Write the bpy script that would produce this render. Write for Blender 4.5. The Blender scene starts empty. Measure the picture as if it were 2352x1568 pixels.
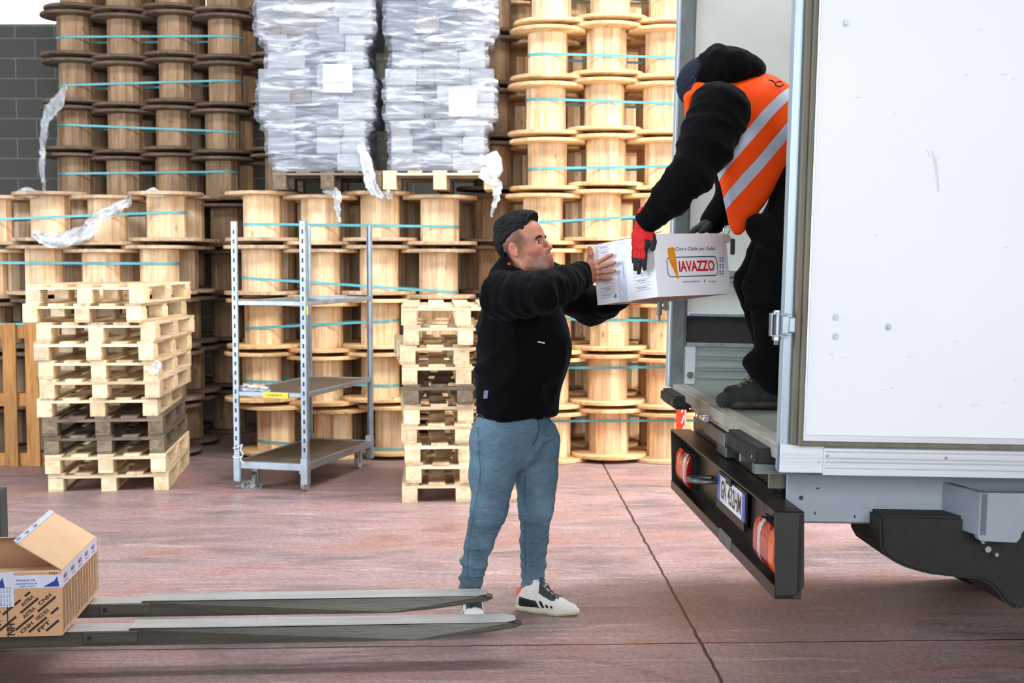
import bpy, bmesh, math, random
import numpy as np
from mathutils import Vector, Matrix, noise as mnoise
random.seed(7)
SC = bpy.context.scene
COL = SC.collection
# ------------------------------------------------------------------ camera, light, exposure
FPX = 3000.0; CAMH = 1.58; PITCH = math.atan(188 / FPX)
cam_d = bpy.data.cameras.new('camera'); cam = bpy.data.objects.new('camera', cam_d); COL.objects.link(cam)
cam.location = (0, 0, CAMH); cam.rotation_euler = (math.pi / 2 - PITCH, 0, 0)
cam_d.sensor_width = 36; cam_d.lens = FPX / 2352 * 36; cam_d.clip_start = .05
cam_d.dof.use_dof = True; cam_d.dof.focus_distance = 5.45; cam_d.dof.aperture_fstop = 4.5
SC.camera = cam
SC.view_settings.view_transform = 'Standard'; SC.view_settings.look = 'None'
SC.view_settings.gamma = 1; SC.view_settings.use_curve_mapping = False
SC.view_settings.exposure = 0.0
world = bpy.data.worlds.new('world'); SC.world = world; world.use_nodes = True
world.node_tree.nodes['Background'].inputs[0].default_value = (.8, .9, 1, 1)
world.node_tree.nodes['Background'].inputs[1].default_value = .35

def area(name, loc, target, sx, sy, power, color):
    l = bpy.data.lights.new(name, 'AREA'); l.shape = 'RECTANGLE'; l.size = sx; l.size_y = sy
    l.energy = power; l.color = color
    o = bpy.data.objects.new(name, l); COL.objects.link(o); o.location = loc
    o.rotation_euler = (Vector(target) - Vector(loc)).to_track_quat('-Z', 'Y').to_euler()
    return o
area('daylight_dock_door', (1.8, -3.6, 2.9), (2.0, 5, 1.7), 6.5, 3.0, 620, (.90, .95, 1))
area('daylight_side_door', (8.6, 8.4, 2.4), (0, 8.6, 1.2), 6.0, 4.4, 1150, (1, .96, .90))
sky_fill = area('roof_skylight', (3.4, 8.3, 6.9), (3.4, 8.3, 0), 5.5, 1.6, 400, (.96, .97, 1)); sky_fill.data.spread = math.radians(110)  # unseen extra source, added to brighten the floor beyond the truck
area('daylight_left_door', (-7.4, 4.2, 2.6), (0, 5.8, 1.0), 4.0, 4.0, 700, (.78, .89, 1))
sky = area('roof_skylight', (.4, 5.0, 6.9), (.0, 10.2, 1.6), 9.0, 2.2, 500, (.95, .97, 1)); sky.data.spread = math.radians(125)

# ------------------------------------------------------------------ placement helpers
CP, SP = math.cos(PITCH), math.sin(PITCH)
def P(px, py, Y):
    x = (px - 1176) / FPX; z = -(py - 784) / FPX
    r = Vector((x, CP + z * SP, -SP + z * CP))
    t = Y / r.y
    return Vector((r.x * t, Y, CAMH + r.z * t))
def floorpt(px, py):
    x = (px - 1176) / FPX; z = -(py - 784) / FPX
    r = Vector((x, CP + z * SP, -SP + z * CP)); t = -CAMH / r.z
    return Vector((r.x * t, r.y * t, 0))

# ------------------------------------------------------------------ materials
def srgb(r, g, b):
    f = lambda c: (c / 255 / 12.92) if c / 255 <= .04045 else ((c / 255 + .055) / 1.055) ** 2.4
    return (f(r), f(g), f(b), 1)
class NT:
    def __init__(s, name):
        s.m = bpy.data.materials.new(name); s.m.use_nodes = True; s.t = s.m.node_tree
        s.b = s.t.nodes['Principled BSDF']; s.out = s.t.nodes['Material Output']
    def n(s, typ, **kw):
        nd = s.t.nodes.new(typ)
        for k, v in kw.items(): setattr(nd, k, v)
        return nd
    def l(s, a, b): s.t.links.new(a, b)
    def val(s, sock, v):
        if hasattr(v, 'links') or isinstance(v, bpy.types.NodeSocket): s.l(v, sock)
        else: sock.default_value = v
    def math(s, op, a, b=0.0, c=None):
        nd = s.n('ShaderNodeMath', operation=op); s.val(nd.inputs[0], a); s.val(nd.inputs[1], b)
        if c is not None: s.val(nd.inputs[2], c)
        return nd.outputs[0]
    def mapping(s, scale, rnd=True, src='Object'):
        tc = s.n('ShaderNodeTexCoord'); v = tc.outputs[src]
        if rnd:
            oi = s.n('ShaderNodeObjectInfo')
            sc = s.math('MULTIPLY', oi.outputs['Random'], 37.0)
            add = s.n('ShaderNodeVectorMath', operation='ADD'); s.l(v, add.inputs[0]); s.l(sc, add.inputs[1]); v = add.outputs[0]
        mp = s.n('ShaderNodeMapping'); s.l(v, mp.inputs[0]); mp.inputs['Scale'].default_value = scale
        return mp.outputs[0]
    def noise(s, vec, scale, detail=4, rough=.55, dist=0):
        nd = s.n('ShaderNodeTexNoise'); s.l(vec, nd.inputs['Vector']); nd.inputs['Scale'].default_value = scale
        nd.inputs['Detail'].default_value = detail; nd.inputs['Roughness'].default_value = rough
        nd.inputs['Distortion'].default_value = dist
        return nd.outputs[0]
    def ramp(s, fac, stops):
        nd = s.n('ShaderNodeValToRGB'); s.l(fac, nd.inputs[0]); el = nd.color_ramp.elements
        while len(el) < len(stops): el.new(.5)
        for e, (p, c) in zip(el, stops): e.position = p; e.color = c if len(c) == 4 else (*c, 1)
        return nd.outputs[0]
    def mix(s, fac, a, b, mode='MIX'):
        nd = s.n('ShaderNodeMix', data_type='RGBA', blend_type=mode)
        s.val(nd.inputs[0], fac); s.val(nd.inputs[6], a); s.val(nd.inputs[7], b)
        return nd.outputs[2]
    def bump(s, h, strength=.3, dist=.01):
        nd = s.n('ShaderNodeBump'); s.l(h, nd.inputs['Height']); nd.inputs['Strength'].default_value = strength
        nd.inputs['Distance'].default_value = dist; s.l(nd.outputs[0], s.b.inputs['Normal']); return nd
def plain(name, col, rough=.5, metal=0, var=.12, scale=8, bump=0, bscale=60, spec=None, stretch=(1, 1, 1), coat=0):
    k = NT(name); v = k.mapping(stretch)
    nz = k.noise(v, scale, 5, .6)
    c1 = tuple(max(0, x * (1 - var)) for x in col[:3]); c2 = tuple(min(1, x * (1 + var)) for x in col[:3])
    k.l(k.ramp(nz, [(.3, c1), (.7, c2)]), k.b.inputs['Base Color'])
    k.b.inputs['Roughness'].default_value = rough; k.b.inputs['Metallic'].default_value = metal
    if spec is not None: k.b.inputs['Specular IOR Level'].default_value = spec
    if coat: k.b.inputs['Coat Weight'].default_value = coat
    if bump: k.bump(k.noise(v, bscale, 3), bump, .004)
    return k.m
def wood(name, light, dark, kind='plank', rough=.7, spread=.35, stain=.0):
    k = NT(name); oi = k.n('ShaderNodeObjectInfo'); tc = k.n('ShaderNodeTexCoord')
    st = {'stave': (14, 14, 1.2), 'plank': (1.5, 14, 14), 'planky': (14, 1.5, 14), 'disc': (1.5, 16, 16), 'block': (10, 10, 10)}[kind]
    v = k.mapping(st); g = k.noise(v, 2.2, 6, .62, .6)
    base = k.ramp(g, [(.28, dark), (.5, tuple(a * .45 + b * .55 for a, b in zip(dark, light))), (.72, light)])
    sep = k.n('ShaderNodeSeparateXYZ'); k.l(tc.outputs['Object'], sep.inputs[0])
    rn = k.math('MULTIPLY', oi.outputs['Random'], 91.0)
    if kind == 'stave':
        a = k.math('ARCTAN2', sep.outputs[1], sep.outputs[0])
        cell = k.math('FLOOR', k.math('MULTIPLY', k.math('ADD', a, math.pi), 14 / (2 * math.pi) ))
    elif kind == 'disc': cell = k.math('FLOOR', k.math('MULTIPLY', sep.outputs[1], 9.0))
    else: cell = k.math('FLOOR', k.math('MULTIPLY', sep.outputs[0], .01))
    wn = k.n('ShaderNodeTexWhiteNoise', noise_dimensions='2D'); cb = k.n('ShaderNodeCombineXYZ')
    k.l(cell, cb.inputs[0]); k.l(rn, cb.inputs[1]); k.l(cb.outputs[0], wn.inputs['Vector'])
    f = k.math('ADD', k.math('MULTIPLY', wn.outputs['Value'], spread), 1 - spread * .6)
    hs = k.n('ShaderNodeHueSaturation'); k.l(base, hs.inputs['Color']); k.l(f, hs.inputs['Value'])
    hs.inputs['Saturation'].default_value = 1; col = hs.outputs[0]
    kv = k.mapping((1, 1, .55) if kind == 'stave' else (.6, 1, 1)); vo = k.n('ShaderNodeTexVoronoi'); k.l(kv, vo.inputs['Vector'])
    vo.inputs['Scale'].default_value = 7.5
    kn = k.ramp(vo.outputs['Distance'], [(.0, (1, 1, 1)), (.07, (.75, .75, .75)), (.13, (0, 0, 0))])
    col = k.mix(k.math('MULTIPLY', kn, .62), col, tuple(c * .32 for c in dark[:3]) + (1,))
    sn = k.noise(k.mapping((1, 1, 1)), 3.2, 4, .65)
    sf = k.ramp(sn, [(.5, (0, 0, 0)), (.72, (1, 1, 1))])
    col = k.mix(k.math('MULTIPLY', sf, .3 + stain), col, srgb(112, 98, 84))
    k.l(col, k.b.inputs['Base Color']); k.b.inputs['Roughness'].default_value = rough
    k.b.inputs['Specular IOR Level'].default_value = .3
    k.bump(g, .25, .004)
    return k.m
M = {}
M['stave'] = wood('pine_staves', srgb(252, 226, 190), srgb(214, 168, 120), 'stave', spread=.40)
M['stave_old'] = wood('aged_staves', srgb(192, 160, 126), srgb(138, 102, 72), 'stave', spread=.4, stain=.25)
M['stave_gold'] = wood('golden_staves', srgb(250, 228, 194), srgb(216, 164, 106), 'stave', spread=.42)
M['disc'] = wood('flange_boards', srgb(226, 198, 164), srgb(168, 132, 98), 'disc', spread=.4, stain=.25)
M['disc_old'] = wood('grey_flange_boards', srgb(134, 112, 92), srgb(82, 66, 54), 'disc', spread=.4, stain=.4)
M['disc_gold'] = wood('golden_flange_boards', srgb(246, 212, 162), srgb(200, 150, 96), 'disc', spread=.35)
M['pal_x'] = wood('pallet_board_across', srgb(252, 236, 204), srgb(212, 182, 138), 'plank', spread=.5)
M['pal_y'] = wood('pallet_board_along', srgb(244, 224, 188), srgb(196, 162, 118), 'planky', spread=.5)
M['pal_b'] = wood('pallet_block_wood', srgb(250, 232, 198), srgb(214, 178, 130), 'block', spread=.45)
M['palo_x'] = wood('weathered_board_across', srgb(140, 126, 106), srgb(88, 74, 60), 'plank', spread=.4, stain=.3)
M['palo_y'] = wood('weathered_board_along', srgb(134, 120, 100), srgb(82, 70, 56), 'planky', spread=.4, stain=.3)
M['palo_b'] = wood('weathered_block_wood', srgb(146, 130, 108), srgb(92, 78, 62), 'block', spread=.4, stain=.3)
M['orange_wood'] = wood('orange_brown_slat', srgb(204, 150, 88), srgb(146, 92, 44), 'stave', spread=.4)
M['strap'] = plain('teal_strapping', srgb(92, 172, 182), .35, var=.15, scale=3)
M['galv'] = plain('galvanised_steel', srgb(158, 168, 176), .42, .75, .22, 9, .15, 40)
M['galv_dark'] = plain('dull_and_shaded_steel', srgb(108, 114, 114), .5, .6, .25, 9)  # dull steel parts, and painted-in shade on the far door post
M['ply'] = plain('dark_shelf_board', srgb(86, 74, 60), .6, 0, .25, 6)
M['wheel'] = plain('grey_caster_rubber', srgb(150, 146, 134), .6)
M['film'] = None
M['black_cloth'] = plain('black_fleece', (.0020, .0020, .0023), .95, 0, .3, 5, .35, 260, spec=.10)
M['black_trouser'] = plain('black_work_cloth', (.0034, .0032, .0034), .95, 0, .3, 6, .3, 300, spec=.12)
M['rubber'] = plain('black_rubber', (.014, .013, .012), .75, 0, .3, 20, .4, 80)
M['black_steel'] = plain('black_painted_steel', (.016, .014, .012), .38, 0, .3, 4, .1, 90, spec=.5)
M['truck_white'] = plain('white_truck_panel', srgb(238, 241, 245), .42, 0, .015, 2, spec=.4)
M['alu'] = plain('milled_aluminium', srgb(205, 210, 216), .38, .35, .1, 3, .1, 30, stretch=(.2, 8, 8))
M['alu_v'] = plain('upright_aluminium', srgb(168, 182, 192), .4, .35, .12, 3, .1, 30, stretch=(8, 8, .3))
M['sill_dirty'] = plain('dirty_sill_metal', srgb(164, 160, 150), .5, .2, .2, 9, .1, 30, stretch=(3, 1, 1))
M['seal'] = plain('weathered_rubber_seal', srgb(112, 108, 94), .7, 0, .2, 5, stretch=(3, 3, .4))
M['chassis'] = plain('grey_painted_chassis', srgb(150, 158, 168), .5, 0, .06, 10, .05, 50)
M['truck_in'] = plain('truck_lining', srgb(205, 208, 202), .55, 0, .06, 4)
M['truck_kick'] = plain('ribbed_kick_panel', srgb(150, 160, 158), .45, .35, .15, 3, stretch=(.2, 8, 12))
M['bed'] = plain('scuffed_truck_floor', srgb(118, 126, 114), .5, .1, .35, 6, .2, 40, stretch=(1, 6, 1))
M['steel_dark'] = plain('worn_fork_steel', srgb(78, 76, 68), .4, .35, .35, 6, .2, 50, stretch=(.3, 4, 4))
M['steel_bright'] = plain('polished_fork_top', srgb(186, 190, 190), .32, .25, .2, 5, .15, 60, stretch=(.3, 4, 4))
M['dark_green_steel'] = plain('dark_green_grey_steel', srgb(56, 66, 66), .5, .2, .2)
M['cardboard'] = plain('brown_cardboard', srgb(208, 164, 126), .8, 0, .06, 12, .1, 120)
M['cardboard_in'] = plain('light_cardboard_inside', srgb(222, 184, 148), .8, 0, .05, 10)
M['print_dark'] = plain('dark_brown_print', srgb(58, 42, 30), .8, var=.1)
M['tape'] = plain('white_printed_tape', srgb(214, 222, 238), .3, 0, .1, 9, coat=.3)
M['blue_print'] = plain('blue_print', srgb(36, 62, 150), .5, var=.1)
M['box_white'] = plain('white_carton', srgb(248, 246, 252), .6, 0, .03, 5)
M['box_brown'] = plain('brown_carton_underside', srgb(176, 140, 118), .8, 0, .06, 8)
M['print_red'] = plain('red_print', srgb(206, 28, 30), .5, var=.08)
M['print_navy'] = plain('navy_print', srgb(28, 62, 98), .5, var=.1)
M['print_grey'] = plain('grey_blue_print', srgb(104, 118, 140), .6, var=.15)
M['cone'] = plain('orange_wafer_print', srgb(244, 148, 20), .5, var=.14, scale=40)
M['sky_print'] = plain('light_blue_print', srgb(90, 160, 206), .5)
M['red_glove'] = plain('red_knit_glove', srgb(206, 24, 26), .85, 0, .2, 60, .5, 300)
M['vest'] = plain('orange_high_visibility_cloth', (1.0, .075, .001), .7, 0, .05, 8, .25, 25, spec=.2)
M['reflect'] = plain('grey_reflective_tape', srgb(178, 186, 204), .45, .1, .08, 12, .15, 40)
M['navy_knit'] = plain('navy_knit', srgb(18, 26, 44), .95, 0, .4, 60, .5, 200)
k = NT('skin'); v = k.mapping((1, 1, 1), False); at = k.n('ShaderNodeAttribute', attribute_name='stubble'); al = k.n('ShaderNodeAttribute', attribute_name='blush')
nz = k.noise(v, 14, 5, .6); fine = k.noise(v, 260, 3, .7)
c = k.ramp(nz, [(.3, srgb(158, 102, 78)), (.7, srgb(184, 124, 98))]); c = k.mix(al.outputs['Fac'], c, srgb(206, 104, 92))
sf = k.math('MULTIPLY', at.outputs['Fac'], k.ramp(fine, [(.25, (.75,) * 3), (.7, (1, 1, 1))]))
c = k.mix(sf, c, srgb(62, 44, 36)); k.l(c, k.b.inputs['Base Color']); k.b.inputs['Roughness'].default_value = .48
k.b.inputs['Subsurface Weight'].default_value = .06; k.bump(fine, .12, .001); M['skin'] = k.m
M['stubble'] = plain('stubbled_skin', srgb(138, 98, 80), .6, 0, .2, 60, .15, 200)
M['fade'] = plain('close_cropped_hair_skin', srgb(112, 84, 68), .7, 0, .25, 70)
M['lip'] = plain('lips', srgb(172, 98, 88), .5)
M['ear'] = plain('reddened_ear', srgb(216, 128, 112), .5, 0, .1, 20)
M['hair'] = plain('black_hair', (.005, .0045, .0045), .7, 0, .4, 60, .9, 180, spec=.25)
M['eye_white'] = plain('eye_white', srgb(196, 186, 178), .2, var=.03)
M['eye_dark'] = plain('dark_iris', (.01, .007, .005), .15, var=.1)
M['shoe_white'] = plain('white_shoe_mesh', srgb(222, 220, 214), .65, 0, .04, 30, .2, 200)
M['shoe_sole'] = plain('cream_shoe_sole', srgb(204, 202, 176), .6, 0, .06, 20)
M['shoe_black'] = plain('black_shoe_panel', (.01, .01, .011), .6)
M['shoe_green'] = plain('dark_green_lace_panel', srgb(44, 62, 66), .7)
M['shoe_orange'] = plain('coral_heel_tab', srgb(250, 108, 72), .5)
M['shoe_grey'] = plain('dark_grey_suede', srgb(44, 48, 48), .85, 0, .2, 20, .3, 200)
M['sock'] = plain('black_sock', (.01, .01, .01), .9)
M['lamp_red'] = plain('red_lamp_lens', srgb(168, 12, 8), .2, 0, .25, 20, coat=.25)
M['lamp_orange'] = plain('orange_lamp_lens', srgb(226, 82, 8), .2, 0, .2, 20, coat=.25)
M['lamp_white'] = plain('pale_reflector', srgb(196, 190, 196), .25, .2, .12, 90)
M['plate_white'] = plain('plate_white', srgb(226, 230, 236), .35, var=.03)
M['plate_blue'] = plain('plate_blue', srgb(20, 92, 206), .35, var=.05)
M['plate_black'] = plain('plate_black', (.01, .01, .012), .4)
M['yellow'] = plain('yellow_label', srgb(244, 222, 40), .5, var=.06)
M['paper'] = plain('white_paper', srgb(236, 238, 242), .6, var=.02)
M['red_paint'] = plain('orange_red_paint', srgb(236, 62, 26), .45, var=.06)
M['tag'] = plain('brown_key_fob', srgb(140, 124, 110), .5)
M['silver'] = plain('shiny_steel', srgb(205, 210, 214), .2, .9, .1)
M['bale0'] = plain('near_white_bale', srgb(168, 172, 180), .7, 0, .06, 9)
M['bale1'] = plain('light_grey_bale', srgb(132, 134, 142), .7, 0, .12, 9)
M['bale2'] = plain('mid_grey_bale', srgb(92, 98, 108), .7, 0, .15, 9)
M['bale3'] = plain('slate_bale', srgb(64, 72, 84), .7, 0, .2, 9)
M['bale4'] = plain('taupe_bale', srgb(124, 116, 112), .7, 0, .12, 9)
for q_ in ('black_cloth', 'black_trouser'):
    b_ = M[q_].node_tree.nodes['Principled BSDF']; b_.inputs['Sheen Weight'].default_value = .035; b_.inputs['Sheen Roughness'].default_value = .4; b_.inputs['Sheen Tint'].default_value = (.75, .88, 1, 1)
# denim
k = NT('blue_grey_denim'); v = k.mapping((1, 1, 1), False)
nz = k.noise(v, 5, 5, .6); w = k.noise(k.mapping((30, 30, 260), False), 1.5, 2)
c = k.ramp(nz, [(.3, srgb(70, 92, 106)), (.55, srgb(88, 114, 130)), (.75, srgb(118, 146, 164))])
c = k.mix(.16, c, k.ramp(w, [(.35, srgb(60, 82, 96)), (.65, srgb(140, 164, 180))]))
k.l(c, k.b.inputs['Base Color']); k.b.inputs['Roughness'].default_value = .85; k.b.inputs['Specular IOR Level'].default_value = .2
k.bump(k.noise(k.mapping((6, 6, 30), False), 1.6, 3, .6, 1.0), .35, .012)
M['denim'] = k.m; M['denim_dark'] = plain('dark_denim_seam', srgb(52, 72, 86), .85)
# translucent film / wrap
def filmmat(name, alpha, streak, col):
    k = NT(name); v = k.mapping(streak); nz = k.noise(v, 3.0, 6, .65, .8)
    k.b.inputs['Base Color'].default_value = col; k.b.inputs['Roughness'].default_value = .22
    k.b.inputs['Specular IOR Level'].default_value = .9
    a = k.ramp(nz, [(.34, (alpha[0],) * 3), (.50, (alpha[1],) * 3), (.64, (alpha[2],) * 3)])
    k.l(a, k.b.inputs['Alpha']); k.bump(nz, 1.0, .03); return k.m
M['wrap'] = filmmat('stretch_wrap', (.08, .34, 1.0), (1.0, 1.0, 6), (.56, .60, .67, 1))
M['film'] = filmmat('loose_plastic_film', (.25, .45, .85), (4, 4, 1.5), (.82, .85, .88, 1))
# floor
k = NT('polished_red_concrete'); tc = k.n('ShaderNodeTexCoord'); gv = tc.outputs['Object']
def mp(scale, rot=0):
    m_ = k.n('ShaderNodeMapping'); k.l(gv, m_.inputs[0]); m_.inputs['Scale'].default_value = scale; m_.inputs['Rotation'].default_value = (0, 0, rot); return m_.outputs[0]
n1 = k.noise(mp((.55, 1.0, 1), .1), 1.3, 8, .68, 1.0); n2 = k.noise(mp((.6, 2.2, 1), -.12), 1.9, 8, .72, 1.6)
n3 = k.noise(mp((1, 1, 1)), 40, 3, .7); n4 = k.noise(mp((.35, 3.2, 1), .2), 2.6, 6, .7, 2.6)
c = k.ramp(n1, [(.32, srgb(112, 106, 106)), (.44, srgb(134, 119, 117)), (.53, srgb(158, 136, 133)), (.61, srgb(158, 122, 114)), (.74, srgb(122, 98, 92))])
c = k.mix(k.math('MULTIPLY', k.ramp(n2, [(.44, (0, 0, 0)), (.66, (1, 1, 1))]), .6), c, srgb(176, 160, 164))
c = k.mix(k.math('MULTIPLY', k.ramp(n4, [(.58, (0, 0, 0)), (.66, (1, 1, 1))]), .4), c, srgb(224, 204, 204))
c = k.mix(.38, c, k.ramp(n3, [(.3, srgb(70, 54, 50)), (.7, srgb(226, 208, 204))]), 'OVERLAY')
n5 = k.noise(mp((1, 1, 1)), 150, 2, .6); c = k.mix(.25, c, k.ramp(n5, [(.35, srgb(60, 50, 46)), (.65, srgb(230, 214, 210))]), 'OVERLAY')
sp = k.n('ShaderNodeSeparateXYZ'); k.l(gv, sp.inputs[0])
def line(a, b, wdt):
    a = floorpt(*a); b = floorpt(*b); d = (b - a).normalized(); nn = Vector((-d.y, d.x)); off = nn.x * a.x + nn.y * a.y
    wob = k.math('MULTIPLY', k.math('SUBTRACT', k.noise(mp((1, 1, 1)), 9, 3), .5), .022)
    e = k.math('ADD', k.math('MULTIPLY', sp.outputs[0], nn.x), k.math('MULTIPLY', sp.outputs[1], nn.y))
    e = k.math('ABSOLUTE', k.math('ADD', k.math('SUBTRACT', e, off), wob))
    return k.math('LESS_THAN', e, wdt)
ln = k.math('MAXIMUM', line((1385, 1065), (1660, 1568), .0066), line((700, 1487), (2350, 1468), .0062))
c = k.mix(k.math('MULTIPLY', ln, .96), c, srgb(24, 16, 14))
k.l(c, k.b.inputs['Base Color'])
k.l(k.ramp(n2, [(.3, (.38,) * 3), (.7, (.55,) * 3)]), k.b.inputs['Roughness'])
k.b.inputs['Specular IOR Level'].default_value = .5; k.bump(n3, .12, .003); M['floor'] = k.m
# block wall
k = NT('grey_block_wall'); tc = k.n('ShaderNodeTexCoord'); m_ = k.n('ShaderNodeMapping'); k.l(tc.outputs['Object'], m_.inputs[0])
m_.inputs['Rotation'].default_value = (math.pi / 2, 0, 0)
br = k.n('ShaderNodeTexBrick'); k.l(m_.outputs[0], br.inputs['Vector']); br.inputs['Scale'].default_value = 1
br.inputs['Brick Width'].default_value = .40; br.inputs['Row Height'].default_value = .20; br.inputs['Mortar Size'].default_value = .006
br.inputs['Color1'].default_value = srgb(96, 97, 90); br.inputs['Color2'].default_value = srgb(94, 95, 90); br.inputs['Mortar'].default_value = srgb(136, 137, 132)
nz = k.noise(k.mapping((1, 1, 1), False), 90, 3)
k.l(k.mix(.2, br.outputs[0], k.ramp(nz, [(.3, (.02,) * 3), (.7, (.35,) * 3)]), 'OVERLAY'), k.b.inputs['Base Color'])
k.b.inputs['Roughness'].default_value = .9; k.bump(br.outputs['Fac'], -.3, .01); M['block'] = k.m
M['dark_wall'] = plain('dark_hall_wall', srgb(96, 92, 86), .9)
M['hall_grey'] = plain('grey_hall_wall', srgb(96, 95, 90), .9)
k = NT('bright_window_pane'); k.b.inputs['Emission Color'].default_value = (.93, .97, 1, 1); k.b.inputs['Emission Strength'].default_value = 2.2; M['pane'] = k.m

# ------------------------------------------------------------------ objects and tags
def new(name, me, parent=None):
    o = bpy.data.objects.new(name, me); COL.objects.link(o)
    if parent is not None: o.parent = parent
    return o
def tag(o, label=None, cat=None, group=None, kind=None):
    if label: o['label'] = label
    if cat: o['category'] = cat
    if group: o['group'] = group
    if kind: o['kind'] = kind
    return o
def thing(name, label, cat, loc=(0, 0, 0), rotz=0, group=None, matrix=None):
    o = new(name, None); o.empty_display_size = .1
    if matrix is not None: o.matrix_world = matrix
    else: o.location = loc; o.rotation_euler = (0, 0, rotz)
    tag(o, label, cat, group); return o
def wm(o): return o.matrix_basis if o.parent is None else wm(o.parent) @ o.matrix_basis
CH = {}
def copy_tree(o, parent=None):
    c = o.copy(); COL.objects.link(c); c.parent = parent
    for ch in CH.get(o.name, []): copy_tree(ch, c)
    return c

class MB:
    def __init__(s): s.v = []; s.f = []; s.m = []
    def add(s, vs, fs, mi=0):
        b = len(s.v); s.v += [tuple(x) for x in vs]; s.f += [tuple(i + b for i in f) for f in fs]; s.m += [mi] * len(fs); return s
    def box(s, lo, hi, mi=0, T=None):
        x0, y0, z0 = lo; x1, y1, z1 = hi
        v = [Vector(p) for p in ((x0, y0, z0), (x1, y0, z0), (x1, y1, z0), (x0, y1, z0), (x0, y0, z1), (x1, y0, z1), (x1, y1, z1), (x0, y1, z1))]
        if T is not None: v = [T @ p for p in v]
        return s.add(v, [(3, 2, 1, 0), (4, 5, 6, 7), (0, 1, 5, 4), (1, 2, 6, 5), (2, 3, 7, 6), (3, 0, 4, 7)], mi)
    def cyl(s, a, b, r, n=16, mi=0, r2=None):
        a = Vector(a); b = Vector(b); r2 = r if r2 is None else r2; d = (b - a).normalized()
        u = d.orthogonal().normalized(); w = d.cross(u); v = []
        for p, rr in ((a, r), (b, r2)):
            for i in range(n):
                t = 2 * math.pi * i / n; v.append(p + u * math.cos(t) * rr + w * math.sin(t) * rr)
        f = [(i, (i + 1) % n, n + (i + 1) % n, n + i) for i in range(n)] + [tuple(range(n - 1, -1, -1)), tuple(range(n, 2 * n))]
        return s.add(v, f, mi)
    def tube(s, pts, r, n=8, mi=0):
        pts = [Vector(p) for p in pts]; v = []; u = None
        for i, p in enumerate(pts):
            d = (pts[min(i + 1, len(pts) - 1)] - pts[max(i - 1, 0)]).normalized()
            u = d.orthogonal().normalized() if u is None else (u - d * u.dot(d)).normalized()
            w = d.cross(u); rr = r[i] if isinstance(r, (list, tuple)) else r
            for j in range(n):
                t = 2 * math.pi * j / n; v.append(p + u * math.cos(t) * rr + w * math.sin(t) * rr)
        f = []
        for i in range(len(pts) - 1):
            for j in range(n): f.append((i * n + j, i * n + (j + 1) % n, (i + 1) * n + (j + 1) % n, (i + 1) * n + j))
        f += [tuple(range(n - 1, -1, -1)), tuple(range((len(pts) - 1) * n, len(pts) * n))]
        return s.add(v, f, mi)
    def prism(s, poly, lo, hi, axis, mi=0):
        """poly in the two other axes (cyclic order), extruded along axis"""
        def pt(p, h):
            q = [0, 0, 0]; q[axis] = h; o = [i for i in range(3) if i != axis]; q[o[0]], q[o[1]] = p; return q
        n = len(poly); v = [pt(p, lo) for p in poly] + [pt(p, hi) for p in poly]
        f = [(i, (i + 1) % n, n + (i + 1) % n, n + i) for i in range(n)] + [tuple(range(n - 1, -1, -1)), tuple(range(n, 2 * n))]
        return s.add(v, f, mi)
    def quad(s, a, b, c, d, th=.002, mi=0):
        a, b, c, d = map(Vector, (a, b, c, d)); n = (b - a).cross(d - a).normalized() * th
        return s.add([a, b, c, d, a - n, b - n, c - n, d - n], [(0, 1, 2, 3), (7, 6, 5, 4), (4, 5, 1, 0), (5, 6, 2, 1), (6, 7, 3, 2), (7, 4, 0, 3)], mi)
    def mesh(s, name, mats, bevel=0, smooth=False, xf=None):
        me = bpy.data.meshes.new(name); vs = s.v if xf is None else [tuple(xf @ Vector(p)) for p in s.v]
        me.from_pydata(vs, [], s.f)
        for m_ in (mats if isinstance(mats, (list, tuple)) else [mats]): me.materials.append(m_)
        me.polygons.foreach_set('material_index', s.m)
        bm = bmesh.new(); bm.from_mesh(me); bmesh.ops.recalc_face_normals(bm, faces=bm.faces)
        if bevel:
            bmesh.ops.bevel(bm, geom=[e for e in bm.edges if len(e.link_faces) == 2 and e.calc_face_angle(0) > .6], offset=bevel, segments=2 if bevel > .004 else 1, affect='EDGES', clamp_overlap=True)
        if smooth:
            for f in bm.faces: f.smooth = True
            for e in bm.edges:
                if len(e.link_faces) == 2 and e.calc_face_angle(0) > .7: e.smooth = False
        bm.to_mesh(me); bm.free(); me.update(); return me
    def build(s, name, mats, parent=None, bevel=0, smooth=False, world=False):
        xf = wm(parent).inverted() if (world and parent is not None) else None
        o = new(name, s.mesh(name, mats, bevel, smooth, xf), parent)
        if parent is not None: CH.setdefault(parent.name, []).append(o)
        return o
_tc = {}
def text_geo(txt, bold=0.0, shear=0.0):
    key = (txt, bold, shear)
    if key in _tc: return _tc[key]
    cu = bpy.data.curves.new('text', 'FONT'); cu.body = txt; cu.size = 1; cu.align_x = 'CENTER'; cu.align_y = 'CENTER'
    cu.offset = bold; cu.shear = shear; cu.resolution_u = 3
    o = bpy.data.objects.new('text', cu); COL.objects.link(o)
    dg = bpy.context.evaluated_depsgraph_get(); dg.update()
    me = bpy.data.meshes.new_from_object(o.evaluated_get(dg))
    vs = [v.co.copy() for v in me.vertices]; fs = [tuple(p.vertices) for p in me.polygons]
    bpy.data.objects.remove(o); bpy.data.curves.remove(cu); bpy.data.meshes.remove(me)
    xs = [v.x for v in vs] or [0, 1]; ys = [v.y for v in vs] or [0, 1]
    cx = (min(xs) + max(xs)) / 2; cy = (min(ys) + max(ys)) / 2
    _tc[key] = ([Vector((v.x - cx, v.y - cy, 0)) for v in vs], fs, max(xs) - min(xs), max(ys) - min(ys)); return _tc[key]
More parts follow.
